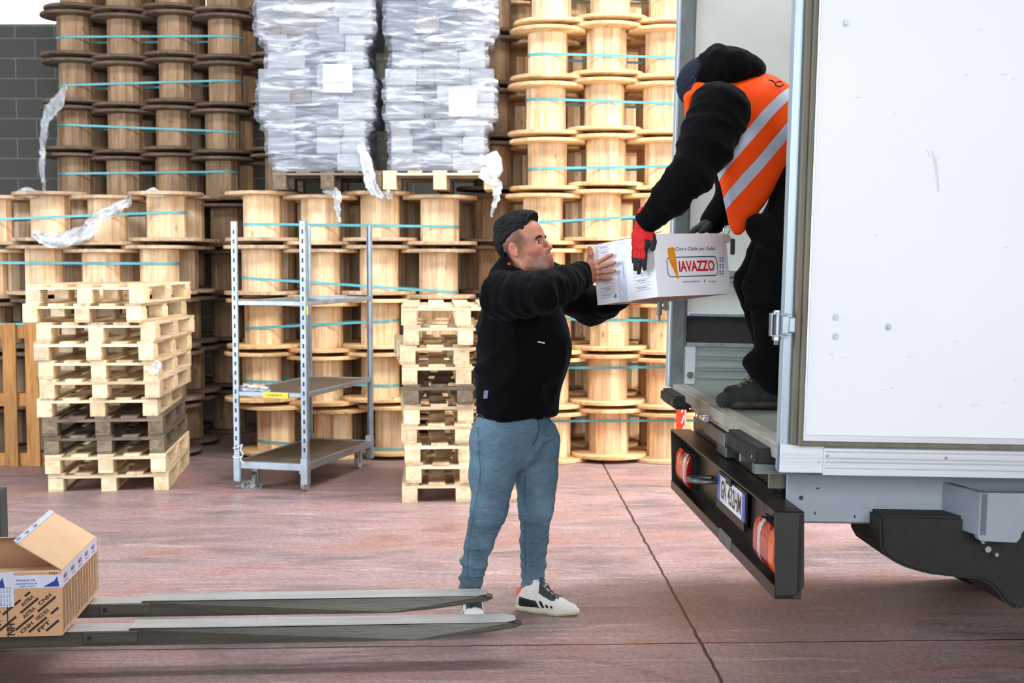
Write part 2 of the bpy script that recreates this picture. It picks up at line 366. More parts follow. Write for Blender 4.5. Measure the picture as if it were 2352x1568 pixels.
def put_text(mb, txt, c, ux, uy, width, height, mi=0, bold=0.0, shear=0.0):
    vs, fs, w, h = text_geo(txt, bold, shear); ux = Vector(ux).normalized(); uy = Vector(uy).normalized(); c = Vector(c)
    mb.add([c + ux * (v.x / w * width) + uy * (v.y / h * height) for v in vs], fs, mi)
def ribbon(name, pts, widths, mat, parent=None, up=(0, 0, 1), th=.002, jitter=.008, world=False, seed=1):
    """crumpled strip of film following pts"""
    rnd = random.Random(seed); mb = MB(); pts = [Vector(p) for p in pts]; fine = []; ws = []
    for i in range(len(pts) - 1):
        for j in range(5):
            t = j / 5; fine.append(pts[i].lerp(pts[i + 1], t)); ws.append(widths[i] * (1 - t) + widths[i + 1] * t)
    fine.append(pts[-1]); ws.append(widths[-1]); n = 7; v = []
    for i, p in enumerate(fine):
        d = (fine[min(i + 1, len(fine) - 1)] - fine[max(i - 1, 0)]).normalized(); side = d.cross(Vector((0, 1, 0)))
        side = side.normalized() if side.length > .05 else Vector((1, 0, 0))
        for j in range(n):
            a = (j / (n - 1) - .5) * ws[i]; q = p + side * a
            q += Vector((rnd.uniform(-1, 1), rnd.uniform(-1.6, 1.6), rnd.uniform(-1, 1))) * jitter * .7 + Vector((0, 1, 0)) * math.sin(j * 2.1 + i * .4) * jitter
            v.append(q)
    m = len(v); f = []
    for i in range(len(fine) - 1):
        for j in range(n - 1): f.append((i * n + j, i * n + j + 1, (i + 1) * n + j + 1, (i + 1) * n + j))
    mb.add(v, f); o = mb.build(name, mat, parent, smooth=False, world=world)
    for p in o.data.polygons: p.use_smooth = True
    sol = o.modifiers.new('thickness', 'SOLIDIFY'); sol.thickness = th
    return o
# ------------------------------------------------------------------ signed-distance volume for bodies and clothes
class Vol:
    def __init__(s, lo, hi, h):
        s.lo = np.array(lo, float); s.h = h; s.n = np.ceil((np.array(hi, float) - s.lo) / h).astype(int) + 1
        s.g = np.full(s.n, 1.0, np.float32)
    def blk(s, lo, hi):
        a = np.clip(np.floor((np.array(lo) - s.lo) / s.h).astype(int), 0, s.n - 1); b = np.clip(np.ceil((np.array(hi) - s.lo) / s.h).astype(int) + 1, 1, s.n)
        sl = tuple(slice(int(i), int(j)) for i, j in zip(a, b))
        ax = [s.lo[i] + s.h * np.arange(a[i], b[i]) for i in range(3)]
        return sl, ax[0][:, None, None], ax[1][None, :, None], ax[2][None, None, :]
    def put(s, sl, d, k, op):
        g = s.g[sl]
        if g.size == 0: return
        if op == 'sub':
            d = -d
            if k > 0: hh = np.maximum(k - np.abs(g - d), 0) / k; s.g[sl] = np.maximum(g, d) + hh * hh * k / 4
            else: s.g[sl] = np.maximum(g, d)
        else:
            if k > 0: hh = np.maximum(k - np.abs(g - d), 0) / k; s.g[sl] = np.minimum(g, d) - hh * hh * k / 4
            else: s.g[sl] = np.minimum(g, d)
    def cap(s, a, b, ra, rb, k=.02, flat=None, op='add'):
        """tapered limb; flat=(axis, factor) makes it factor times wider along axis"""
        a = np.array(a, float); b = np.array(b, float); R = max(ra, rb) * (max(1, flat[1]) if flat else 1) + k + 2 * s.h
        sl, X, Y, Z = s.blk(np.minimum(a, b) - R, np.maximum(a, b) + R); ba = b - a; L = max(ba @ ba, 1e-9)
        px, py, pz = X - a[0], Y - a[1], Z - a[2]; t = np.clip((px * ba[0] + py * ba[1] + pz * ba[2]) / L, 0, 1)
        px, py, pz = px - t * ba[0], py - t * ba[1], pz - t * ba[2]; sc = 1.0
        if flat:
            n = np.array(flat[0], float); n /= np.linalg.norm(n); q = (px * n[0] + py * n[1] + pz * n[2]) * (1 - 1 / flat[1])
            px, py, pz = px - q * n[0], py - q * n[1], pz - q * n[2]; sc = min(1.0, flat[1])
        d = (np.sqrt(px * px + py * py + pz * pz) - (ra + (rb - ra) * t)) * sc
        s.put(sl, d.astype(np.float32), k, op); return s
    def chain(s, pts, rs, k=.02, flat=None):
        for i in range(len(pts) - 1): s.cap(pts[i], pts[i + 1], rs[i], rs[i + 1], k, flat)
        return s
    def ell(s, c, r, ax=None, k=.02, op='add'):
        c = np.array(c, float); r = np.array(r, float); R = max(r) + k + 2 * s.h; sl, X, Y, Z = s.blk(c - R, c + R)
        p = (X - c[0], Y - c[1], Z - c[2]); A = np.eye(3) if ax is None else np.array(ax, float)
        q = [(p[0] * A[i][0] + p[1] * A[i][1] + p[2] * A[i][2]) / r[i] for i in range(3)]
        k0 = np.sqrt(q[0] ** 2 + q[1] ** 2 + q[2] ** 2); k1 = np.sqrt((q[0] / r[0]) ** 2 + (q[1] / r[1]) ** 2 + (q[2] / r[2]) ** 2)
        s.put(sl, (k0 * (k0 - 1) / np.maximum(k1, 1e-6)).astype(np.float32), k, op); return s
    def cut(s, pt, n, lo=None, hi=None):
        """remove what lies on the +n side of the plane"""
        n = np.array(n, float); n /= np.linalg.norm(n); pt = np.array(pt, float)
        sl, X, Y, Z = s.blk(lo if lo is not None else s.lo, hi if hi is not None else s.lo + s.h * s.n)
        d = (X - pt[0]) * n[0] + (Y - pt[1]) * n[1] + (Z - pt[2]) * n[2]; s.g[sl] = np.maximum(s.g[sl], d.astype(np.float32)); return s
    def geo(s):
        g = s.g.copy(); g[0] = g[-1] = 1; g[:, 0] = g[:, -1] = 1; g[:, :, 0] = g[:, :, -1] = 1
        neg = g < 0; nx, ny, nz = g.shape
        cnt = np.zeros((nx - 1, ny - 1, nz - 1), np.int8)
        for i in (0, 1):
            for j in (0, 1):
                for l in (0, 1): cnt += neg[i:nx - 1 + i, j:ny - 1 + j, l:nz - 1 + l]
        act = np.argwhere((cnt > 0) & (cnt < 8)); idx = np.full(cnt.shape, -1, np.int32); idx[tuple(act.T)] = np.arange(len(act))
        acc = np.zeros((len(act), 3)); num = np.zeros(len(act))
        cs = [(i, j, l) for i in (0, 1) for j in (0, 1) for l in (0, 1)]
        for A in cs:
            for B in cs:
                if sum(B) - sum(A) == 1 and sum(abs(x - y) for x, y in zip(A, B)) == 1:
                    va = g[act[:, 0] + A[0], act[:, 1] + A[1], act[:, 2] + A[2]]; vb = g[act[:, 0] + B[0], act[:, 1] + B[1], act[:, 2] + B[2]]
                    m_ = (va < 0) != (vb < 0); t = np.where(m_, va / np.where(m_, va - vb, 1), 0)
                    for c in range(3): acc[:, c] += np.where(m_, A[c] + t * (B[c] - A[c]), 0)
                    num += m_
        vs = s.lo + s.h * (act + acc / num[:, None]); fs = []
        for ax in range(3):
            a = np.moveaxis(neg, ax, 0); m_ = a[:-1] != a[1:]; e = np.argwhere(m_); st = a[:-1][m_]
            # e in moved order -> real index
            o = [i for i in range(3) if i != ax]; E = np.zeros((len(e), 3), int); E[:, ax] = e[:, 0]; E[:, o[0]] = e[:, 1]; E[:, o[1]] = e[:, 2]
            def cell(d0, d1):
                q = E.copy(); q[:, o[0]] -= d0; q[:, o[1]] -= d1; return idx[q[:, 0], q[:, 1], q[:, 2]]
            Q = np.stack([cell(0, 0), cell(1, 0), cell(1, 1), cell(0, 1)], 1)
            flip = st if ax != 1 else ~st
            Q[~flip] = Q[~flip][:, ::-1]; fs.append(Q)
        return vs, np.concatenate(fs)
def smooth_geo(vs, fs, it=2, f=.5):
    for _ in range(it):
        acc = np.zeros_like(vs); n = np.zeros(len(vs))
        for i in range(4):
            a = fs[:, i]; b = fs[:, (i + 1) % 4]
            np.add.at(acc, a, vs[b]); np.add.at(acc, b, vs[a]); np.add.at(n, a, 1); np.add.at(n, b, 1)
        vs = vs + f * (acc / np.maximum(n, 1)[:, None] - vs)
    return vs
def vnoise(vs, scale, amp, stretch=(1, 1, 1), ridge=False, seed=0):
    out = np.zeros(len(vs))
    for i, p in enumerate(vs):
        x = mnoise.noise(Vector((p[0] * scale * stretch[0] + seed, p[1] * scale * stretch[1], p[2] * scale * stretch[2])))
        out[i] = (1 - 2 * abs(x)) if ridge else x
    return out * amp
def vnorm(vs, fs):
    n = np.cross(vs[fs[:, 2]] - vs[fs[:, 0]], vs[fs[:, 3]] - vs[fs[:, 1]]); acc = np.zeros_like(vs)
    for i in range(4): np.add.at(acc, fs[:, i], n)
    return acc / np.maximum(np.linalg.norm(acc, axis=1), 1e-9)[:, None]
def folds(vs, fs, axis, amp, scale, mask=None, seed=0, comp=1.5, wide=.45):
    """creases running across a limb whose direction is axis"""
    ax = np.array(axis, float); ax /= np.linalg.norm(ax); t = vs @ ax; q = vs * wide + np.outer(t * (comp - wide), ax)
    d = vnoise(q, scale, 1.0, (1, 1, 1), True, seed); d = np.sign(d) * np.abs(d) ** 1.5 * amp + vnoise(q, scale * 2.3, amp * .35, (1, 1, 1), True, seed + 9)
    if mask is not None: d = d * mask
    return vs + vnorm(vs, fs) * d[:, None]
def near(vs, a, b, r0, r1):
    a = np.array(a, float); b = np.array(b, float); ba = b - a; t = np.clip(((vs - a) @ ba) / (ba @ ba), 0, 1); d = np.linalg.norm(vs - a - t[:, None] * ba, axis=1)
    return np.clip((r1 - d) / (r1 - r0), 0, 1)
def geo_obj(name, vs, fs, mats, parent, mi=None, world=True):
    if world and parent is not None:
        inv = np.array(wm(parent).inverted()); vs = vs @ inv[:3, :3].T + inv[:3, 3]
    me = bpy.data.meshes.new(name); me.vertices.add(len(vs)); me.vertices.foreach_set('co', vs.astype(np.float32).ravel())
    nf = len(fs); me.loops.add(nf * 4); me.loops.foreach_set('vertex_index', fs.astype(np.int32).ravel())
    me.polygons.add(nf); me.polygons.foreach_set('loop_start', np.arange(nf, dtype=np.int32) * 4)
    me.polygons.foreach_set('loop_total', np.full(nf, 4, np.int32))
    me.polygons.foreach_set('use_smooth', np.ones(nf, bool))
    for m_ in (mats if isinstance(mats, (list, tuple)) else [mats]): me.materials.append(m_)
    if mi is not None: me.polygons.foreach_set('material_index', mi.astype(np.int32))
    me.update(calc_edges=True); me.validate(); o = new(name, me, parent)
    if parent is not None: CH.setdefault(parent.name, []).append(o)
    return o
def submesh(vs, fs, mask, off=0.0):
    f = fs[mask]; u, inv = np.unique(f, return_inverse=True)
    v = vs[u].copy()
    if off: v += vnorm(vs, fs)[u] * off
    return v, inv.reshape(f.shape)
def xform(vs, m_): a = np.array(m_); return vs @ a[:3, :3].T + a[:3, 3]
def frame(o, x, up):
    """matrix with local +x along x and local +z as near up as possible"""
    x = Vector(x).normalized(); y = Vector(up).cross(x).normalized(); z = x.cross(y); o = Vector(o)
    return Matrix(((x.x, y.x, z.x, o.x), (x.y, y.y, z.y, o.y), (x.z, y.z, z.z, o.z), (0, 0, 0, 1)))
# ------------------------------------------------------------------ setting
def struct(name, mb, mat, bevel=0): o = mb.build(name, mat, None, bevel); o['kind'] = 'structure'; return o
struct('floor', MB().box((-9, -4.2, -.12), (9.2, 13.6, 0)), M['floor'])
WX0, WX1, WY, WT = -9.0, 9.2, 13.3, 7.2
zt = P(60, 61, WY).z
xw = P(560, 0, WY).x
w = MB().box((WX0, WY, 0), (WX1, WY + .3, zt)).box((xw, WY, zt), (WX1, WY + .3, WT)).box((WX0, WY, 6.0), (xw, WY + .3, WT))
struct('wall_back', w, M['block'])
pn = MB().box((WX0, WY + .12, zt), (xw, WY + .15, 6.0)); struct('window_1', pn, M['pane'])
fr = MB().box((WX0, WY + .02, zt), (xw, WY + .1, zt + .03))
struct('trim_1', fr, M['galv_dark'])
struct('ceiling', MB().box((WX0, -4.2, WT), (WX1, 13.6, WT + .2)), M['dark_wall'])
struct('wall_left', MB().box((WX0 - .3, -4.2, 0), (WX0, 13.6, WT)), M['hall_grey'])
struct('wall_right', MB().box((WX1, -4.2, 0), (WX1 + .3, 13.6, WT)), M['hall_grey'])
struct('wall_front', MB().box((WX0, -4.5, 0), (WX1, -4.2, WT)), M['hall_grey'])

# ------------------------------------------------------------------ cable spools
PITCHZ, FT, FR, CR = .4235, .03, .299, .154
SH = PITCHZ - FT
def make_spool(kind):
    t = thing('cable_spool', 'wooden cable spool', 'cable spool')
    c = MB(); n = 14; r0 = CR; pts = []
    for i in range(n):          # flat staves with a narrow groove between neighbours
        a0 = 2 * math.pi * i / n + .015; a1 = 2 * math.pi * (i + 1) / n - .015; rr = r0 + (.002 if i % 2 else -.002)
        pts += [(rr * math.cos(a0), rr * math.sin(a0)), (rr * math.cos(a1), rr * math.sin(a1))]
    c.prism(pts, FT * .9, SH - FT * .9, 2); c.build('core', M['stave' + kind], t)
    for z0, rot in ((0, .3), (SH - FT, 1.1)):
        f = MB(); N = 40; rings = []
        rnd = random.Random(int(z0 * 100) + 3)
        prof = [(.035, 0), (FR - .006, 0), (FR, .005), (FR, FT - .005), (FR - .006, FT), (.035, FT)]
        for (r, z) in prof:
            rings.append([((r if r < .1 else r + rnd.uniform(-.0012, .0012)) * math.cos(2 * math.pi * i / N + rot), r * math.sin(2 * math.pi * i / N + rot), z) for i in range(N)])
        vs = [p for rg in rings for p in rg]; L = len(prof)
        fs = [(j * N + i, j * N + (i + 1) % N, ((j + 1) % L) * N + (i + 1) % N, ((j + 1) % L) * N + i) for j in range(L) for i in range(N)]
        f.add(vs, fs); o = f.build('flange', M['disc' + kind], t, smooth=True); o.location = (0, 0, z0)
    return t
PROTO = {'': make_spool(''), '_old': make_spool('_old'), '_gold': make_spool('_gold')}
used = set()
def place_spool(kind, x, y, z, label, group):
    src = PROTO[kind]
    o = src if kind not in used else copy_tree(src)
    used.add(kind); o.location = (x, y, z); o.rotation_euler = (0, 0, random.uniform(0, 6.28))
    o['label'] = label; o['group'] = group; o['category'] = 'cable spool'; return o
ORD = ['bottom', 'second', 'third', 'fourth', 'fifth', 'sixth', 'seventh', 'eighth', 'ninth', 'tenth']
CO = ['first', 'second', 'third', 'fourth', 'fifth']
strapn = 0
def strap(xa, za, xb, zb, y, ends, label):
    """strap loop around the two end cores, sloping from za to zb"""
    x0, x1 = min(xa, xb), max(xa, xb); r = CR + .0035; pts = []
    for i in range(13):
        a = math.pi / 2 + math.pi * i / 12; pts.append((xa + r * math.cos(a), y + r * math.sin(a)))
    for i in range(13):
        a = -math.pi / 2 + math.pi * i / 12; pts.append((xb + r * math.cos(a), y + r * math.sin(a)))
    h = .0095; v = []
    for (px_, py_) in pts:
        t = (px_ - xa) / (xb - xa); z = za + (zb - za) * t
        cx = xa if t < .5 else xb; nx = (px_ - cx) / r; ny = (py_ - y) / r
        v += [(px_, py_, z - h), (px_, py_, z + h), (px_ + nx * .0016, py_ + ny * .0016, z + h), (px_ + nx * .0016, py_ + ny * .0016, z - h)]
    n = len(pts); f = []
    for i in range(n):
        for j in range(4): f.append((i * 4 + j, i * 4 + (j + 1) % 4, ((i + 1) % n) * 4 + (j + 1) % 4, ((i + 1) % n) * 4 + j))
    o = MB().add(v, f).build('strapping_band', M['strap']); tag(o, label, 'strap', 'teal straps around the spools'); return o

px_ok = lambda name, c, rr: not ('right' in name and c == 3 and rr > 3)
def stack(name, where, Y, rows, kindf, straps, group, back=1, backrows=None, rowfirst=0, total=None, phase=0):
    """rows: list bottom to top of px centre positions; interlocked flanges"""
    for r, cols in enumerate(rows):
        rr = r + rowfirst
        if cols is None: continue
        xs = [(px - 1176) * Y / FPX for px in cols]
        for c in range(1, len(xs)): xs[c] = max(xs[c], xs[c - 1] + FR + CR + .0045)
        # keep the cores true to the photograph; neighbours interlock by one flange thickness
        for c, x in enumerate(xs):
            z = rr * PITCHZ + (FT if (c + phase) % 2 else 0)
            nm = (f'{ORD[rr]} spool up' if rr else 'bottom spool') + f' in the {CO[c]} column from the left of {name}'
            nm = f'{ORD[rr]}{" up" if rr else ""}, {CO[c]} column from left of {name}'
            place_spool(kindf(rr, c), x, Y + (.004 if c % 2 else 0), z, f'cable spool, {nm}', group)
            for b in range(back if px_ok(name, c, rr) else 0): place_spool(kindf(rr, c), x + (.229 if b else 0) * (1 if Y > 10.4 else -1), Y + .63 * (b + 1), z, f'{"shaded" if b == 0 else "deep-set"} cable spool {"right" if b == 0 else "two rows"} behind {ORD[rr]}, {CO[c]} column of {name}', group + ' behind the front row')
        if straps and straps[r]:
            for s_ in straps[r]:
                z0, z1 = CAMH + (596 - s_[0]) * (Y - CR) / FPX, CAMH + (596 - s_[1]) * (Y - CR) / FPX
                pos = f'{ORD[rr]} row up' if rr else 'bottom row'
                strap(xs[s_[2]], z0, xs[s_[3]], z1, Y, None, f'{"lower " if s_ is not straps[r][0] else ""}teal strap around the {pos} of spools in {name}')
    return

# left lower stack (five high), its two upper rows seen above the pallets
YL = 10.55
rows = [[-20, 112, 243, 374], [-14, 118, 249, 380], [-18, 110, 243, 374], [-27, 105, 236, 368], [-10, 121, 252, 385]]
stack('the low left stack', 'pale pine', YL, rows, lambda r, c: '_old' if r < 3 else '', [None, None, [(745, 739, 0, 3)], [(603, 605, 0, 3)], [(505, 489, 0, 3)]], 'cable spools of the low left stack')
# middle stack, under the wrapped loads
rows = [[632, 763, 905, 1030], [600, 742, 867, 1005], [606, 742, 870, 1006], [602, 738, 871, 1008], [606, 738, 874, 1011]]
stack('the middle stack', 'knotty pine', 10.5, rows, lambda r, c: '_gold' if r < 3 else '',
      [[(1018, 1034, 0, 2)], [(876, 886, 0, 2)], [(752, 738, 0, 2)], [(640, 668, 0, 3)], [(515, 520, 0, 3)]], 'cable spools of the middle stack', back=2, phase=1)
# right tall stack
R_ = [[1266, 1400, 1529, 1662], [1262, 1396, 1530, 1664], [1266, 1400, 1530, 1664], [1252, 1386, 1516, 1650], [1247, 1381, 1514, 1648],
      [1257, 1390, 1520, 1653], [1253, 1386, 1514, 1648], [1257.6, 1390.6, 1519, 1652], [1266, 1398, 1526, 1660]]
stack('the tall right stack', 'golden pine', 10.3, R_, lambda r, c: '_gold', [[(968, 966, 0, 3)], [(845, 842, 0, 3)], [(732, 738, 0, 3)], None, [(510, 488, 0, 3)],
      [(388, 382, 0, 3)], [(232, 246, 0, 3)], [(130, 142, 0, 3)], [(-4, 2, 0, 3)]], 'cable spools of the tall right stack', back=2)
# upper left stack, standing further back
YB = 12.1
rows = [[181, 297, 411, 525]] * 5 + [[180, 290, 403, 516], [181, 295, 405, 517], [186, 297, 413, 526], [183, 297, 412, 526], [192, 296, 408, 523], [190, 296, 408, 523]]
stack('the tall left stack', 'weathered', YB, rows, lambda r, c: '_old', [None] * 5 + [[(400, 396, 0, 3)], [(290, 304, 0, 3)], [(200, 190, 0, 3)], [(92, 90, 0, 3)], None, None],
      'cable spools of the tall left stack', back=True) if False else None
for r, cols in enumerate(rows):
    if r < 4: cols = cols[:1] + cols[1:]
YBk = {}
def stackB():
    base = [181, 297, 411, 525]
    rws = [base] * 5 + rows[5:]
    st = [None] * 5 + [[(400, 396, 0, 3)], [(290, 304, 0, 3)], [(200, 190, 0, 3)], [(92, 90, 0, 3)], None]
    for r in range(3, 10):
        xs = [(px - 1176) * YB / FPX for px in rws[r]]
        for c, x in enumerate(xs):
            z = r * PITCHZ + (0 if c % 2 else FT)
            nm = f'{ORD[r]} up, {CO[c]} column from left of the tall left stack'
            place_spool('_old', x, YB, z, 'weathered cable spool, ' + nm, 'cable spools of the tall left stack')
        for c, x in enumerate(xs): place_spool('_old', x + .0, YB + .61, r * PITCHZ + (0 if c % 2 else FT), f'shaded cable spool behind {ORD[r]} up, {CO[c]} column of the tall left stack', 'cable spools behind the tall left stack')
        if st[r]:
            a, b, i, j = st[r][0]; q = YB - CR
            strap(xs[i], CAMH + (596 - a) * q / FPX, xs[j], CAMH + (596 - b) * q / FPX, YB, None, f'teal strap around the {ORD[r]} row up of spools in the tall left stack')
    for r in range(0, 3):
        for c, px in enumerate(base):
            place_spool('_old', (px - 1176) * YB / FPX, YB, r * PITCHZ + (0 if c % 2 else FT), f'hidden weathered cable spool, {ORD[r]} up, {CO[c]} column of the tall left stack', 'cable spools of the tall left stack')
    for r in range(4, 10):
        for c, px in enumerate((650,)):
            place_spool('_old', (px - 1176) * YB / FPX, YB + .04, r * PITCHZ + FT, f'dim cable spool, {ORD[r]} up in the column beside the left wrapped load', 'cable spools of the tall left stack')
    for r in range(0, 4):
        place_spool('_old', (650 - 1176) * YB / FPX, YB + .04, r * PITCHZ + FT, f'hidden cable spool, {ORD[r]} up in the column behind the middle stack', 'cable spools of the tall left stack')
stackB()
# dim single column seen between the wrapped load and the tall right stack
for r in range(9):
    place_spool('_old', -.165, 10.93, r * PITCHZ + FT, f'dim cable spool, {ORD[r]} of the shaded column left of the tall right stack', 'cable spools in the shaded column')

# ------------------------------------------------------------------ pallets
def make_pallet(L, Wd, H, old, deckn=5, name='wooden_pallet'):
    """front (short side Wd) along x, long side L along y; origin at front-left bottom corner"""
    t = thing(name, 'wooden pallet', 'pallet'); s = 'palo_' if old else 'pal_'
    tb, ts, td = .018, .018, .018; bh = H - tb - ts - td
    bw = [0, (Wd - .1) / 2, Wd - .1]; by = [0, (L - .14) / 2, L - .14]
    bb = MB().box((0, 0, 0), (.1, L, tb)).mesh('bottom_board', M[s + 'y'], .002)
    bl = MB().box((0, 0, 0), (.1, .14, bh)).mesh('block', M[s + 'b'], .002)
    sg = MB().box((0, 0, 0), (Wd, .12, ts)).mesh('stringer', M[s + 'x'], .002)
    dk = MB().box((0, 0, 0), (.11, L, td)).mesh('deck_board', M[s + 'y'], .002)
    def ad(nm, me, loc):
        o = new(nm, me, t); o.location = loc; CH.setdefault(t.name, []).append(o)
    for x in bw: ad('bottom_board', bb, (x, 0, 0))
    for x in bw:
        for y in by: ad('block', bl, (x, y, tb))
    for y in by: ad('stringer', sg, (0, y, tb + bh))
    for i in range(deckn): ad('deck_board', dk, (i * (Wd - .11) / (deckn - 1), 0, tb + bh + ts))
    return t
PPN = make_pallet(1.2, .8, .128, False); PPO = make_pallet(1.2, .8, .128, True); PUSE = set()
def place_pallet(src, loc, rz, label, group):
    o = src if src.name not in PUSE else copy_tree(src)
    PUSE.add(src.name); o.location = loc; o.rotation_euler = (0, 0, rz); o['label'] = label; o['group'] = group; return o
def dep(z, py): return (CAMH - z) * FPX / (py - 596)
Yp = 8.78
lay = [(200, 752, 855), (190, 747, 862), (183, 745, 858), (180, 740, 848), (155, 720, 838), (172, 733, 880), (166, 725, 880), (150, 700, 880), (160, 695, 880), (102, 665, 874), (115, 668, 884)]
for i, (l, r, b) in enumerate(lay):
    l, r, b = l / 2.01, r / 2.01, b / 2.01
    x0 = (l - 1176) * Yp / FPX; xr = (r - 1176) * Yp / FPX; xb = (b - 1176) * (Yp + 1.2) / FPX
    rz = -math.atan((xb - xr) / 1.2)
    lab = ['bottom pallet of the tall left pallet stack, blocks standing on the floor'] + [f'pallet {["","second","third","fourth, grey weathered","fifth","sixth","seventh","eighth","ninth","tenth"][i]} from the floor in the tall left pallet stack' if i < 10 else ''][:1] if i else ['bottom pallet of the left pallet stack, its blocks standing on the floor']
    lab = lab[-1] if i else lab[0]
    if i == 10: lab = 'topmost pale pallet of the left pallet stack, turned slightly sideways'
    place_pallet(PPO if i in (2, 3) else PPN, (x0, Yp + (.0 if i % 2 else .012), i * .1285), rz, lab, 'pallets of the left stack')
# right stack behind the standing man
Yq = 8.42
lq = [921, 930, 928, 920, 927, 925, 922, 918, 926, 921]
for i, l in enumerate(lq):
    x0 = (l - 1176) * Yq / FPX; rz = math.radians([3.5, 1, 5.5, 3, 6, .5, 4, 7, 1.5, 3.5][i])
    lab = {0: 'bottom pallet of the stack behind the standing man', 9: 'topmost pallet of the stack behind the standing man'}.get(i, f'pallet {["","second","third","fourth","fifth","sixth","seventh","eighth","ninth"][i] if i < 9 else ""} from the floor in the stack behind the standing man')
    place_pallet(PPO if i == 5 else PPN, (x0, Yq, i * .1285), rz, lab, 'pallets of the stack behind the man')
# upright slatted pallet at the far left
t = thing('upright_pallet', 'orange brown slatted pallet standing upright on the floor left of the pallet stack', 'pallet', (-4.05, 9.92, 0))
for x in (0, .17, .34, .51, .68, .84): MB().box((x, 0, 0), (x + .1, .022, 1.095)).build('slat', M['orange_wood'], t, .002)
for z in (0, .46, .98): MB().box((0, .023, z), (.94, .11, z + .1)).build('cross_bar', M['orange_wood'], t, .002)
PE = {}
def euro(loc, rz, Wd, label, old=False):
    t = make_pallet(1.0, Wd, .144, old, 5); t.location = loc; t.rotation_euler = (0, 0, rz); t['label'] = label; t['group'] = 'pallets under the wrapped loads'; return t
ztop = 5 * PITCHZ + 0.0025
xl, xr = (628 - 1176) * 10.1 / FPX, (880 - 1176) * 10.1 / FPX
euro((xl, 10.12, ztop), 0, .84, 'grey pallet under the left shrink-wrapped load on top of the spools', True)
euro((xr, 10.12, ztop), math.radians(-1), .88, 'orange tinted pallet under the right shrink-wrapped load on top of the spools')

# ------------------------------------------------------------------ shrink-wrapped loads
def wrapped(xL, Wd, y0, z0, seed, label, labels, prof):
    rnd = random.Random(seed); D = 1.0; t = thing('wrapped_load', label, 'wrapped pallet load', (xL, y0, z0), group='shrink-wrapped loads')
    Hh = 1.56; n = 12; hz = Hh / n
    for i in range(n):
        dl, dr = prof(i / n)
        z = i * hz; xa = dl + .02; xb = Wd + dr - .02; cuts = [xa]
        ns = 4 if i % 3 else 3
        for j in range(1, ns): cuts.append(xa + (xb - xa) * (j + rnd.uniform(-.18, .18)) / ns)
        cuts.append(xb)
        for j in range(ns):
            yo = rnd.uniform(0, .03)
            m_ = rnd.choice(['bale1', 'bale2', 'bale4', 'bale3', 'bale3'] if j == 1 else (['bale0', 'bale0', 'bale1'] if j == ns - 1 else ['bale1', 'bale0', 'bale4', 'bale1', 'bale2']))
            MB().box((cuts[j] + .001, .02 + yo, z + .001), (cuts[j + 1] - .001, D - .03, z + hz - .001)).build('bale', M[m_], t, .006)
    # wrap
    NZ, NP = 120, 150; vs = []; 
    per = [];
    for q in range(NP):
        u = q / NP * 4; s_ = int(u); f = u - s_
        per.append([(f, 0), (1, f), (1 - f, 1), (0, 1 - f)][s_])
    for a in range(NZ + 1):
        z = a / NZ * Hh; lv = (z / hz); dl, dr = prof(min(int(lv) / n, .999)); dl2, dr2 = prof(min((int(lv + .5)) / n, .999))
        dl = (dl + dl2) / 2; dr = (dr + dr2) / 2; pin = .012 * (abs((lv % 1) - .5) * 2) ** 3
        for (ux, uy) in per:
            x = dl + (Wd + dr - dl) * ux; y = D * uy
            x += (.0 + pin) * (1 if ux < .01 else (-1 if ux > .99 else 0)); y += pin * (1 if uy < .01 else (-1 if uy > .99 else 0))
            cx, cy = (ux - .5) * 2, (uy - .5) * 2; rr = max(0, min(abs(cx), abs(cy)) - .93) * 1.2
            x -= math.copysign(rr * .3, cx); y -= math.copysign(rr * .3, cy)
            nn = mnoise.noise(Vector((x * 3 + seed, y * 3, z * 14))) * .010 + (abs(mnoise.noise(Vector((x * 5, y * 5 + seed, z * 34 + x * 6))))) * .014
            if uy < .01: y -= nn + .006
            elif uy > .99: y += nn + .006
            elif ux < .01: x -= nn + .006
            else: x += nn + .006
            vs.append((x, y, z - .01))
    fs = [(a * NP + q, a * NP + (q + 1) % NP, (a + 1) * NP + (q + 1) % NP, (a + 1) * NP + q) for a in range(NZ) for q in range(NP)]
    o = MB().add(vs, fs).build('plastic_wrap', M['wrap'], t)
    for p in o.data.polygons: p.use_smooth = True
    for (x0, z0_, x1, z1) in labels:
        MB().box((x0, .004, z0_), (x1, .008, z1)).build('paper_sheet', M['paper'], t)
    return t
m10 = lambda px: px * 10.1 / FPX
zl = ztop + .144 + .002
def profL(f):  # f 0 bottom .. 1 top of 1.56 m
    if f < .05: return (-.01, -.09)
    if f < .20: return (-.06, -.11)
    if f < .42: return (-.13, -.045)
    if f < .64: return (-.055, -.11)
    if f < .86: return (-.14, -.045)
    return (-.08, -.1)
def profR(f):
    if f < .20: return (.04, -.075)
    if f < .42: return (.0, -.0)
    if f < .64: return (.05, -.07)
    if f < .86: return (.005, .01)
    return (.04, -.05)
def ZY(py, Y): return CAMH + (596 - py) * Y / FPX
wrapped(xl, .84, 10.12, zl, 3, 'left silver shrink-wrapped pallet load with a white sheet, leaning edges', [((745 - 628) * 10.1 / FPX, ZY(216, 10.1) - zl, (812 - 628) * 10.1 / FPX, ZY(152, 10.1) - zl)], profL)
wrapped(xr, .88, 10.12, zl, 9, 'right silver shrink-wrapped pallet load with a larger white sheet low on its side', [((1032 - 880) * 10.1 / FPX, ZY(270, 10.1) - zl, (1095 - 880) * 10.1 / FPX, ZY(208, 10.1) - zl)], profR)

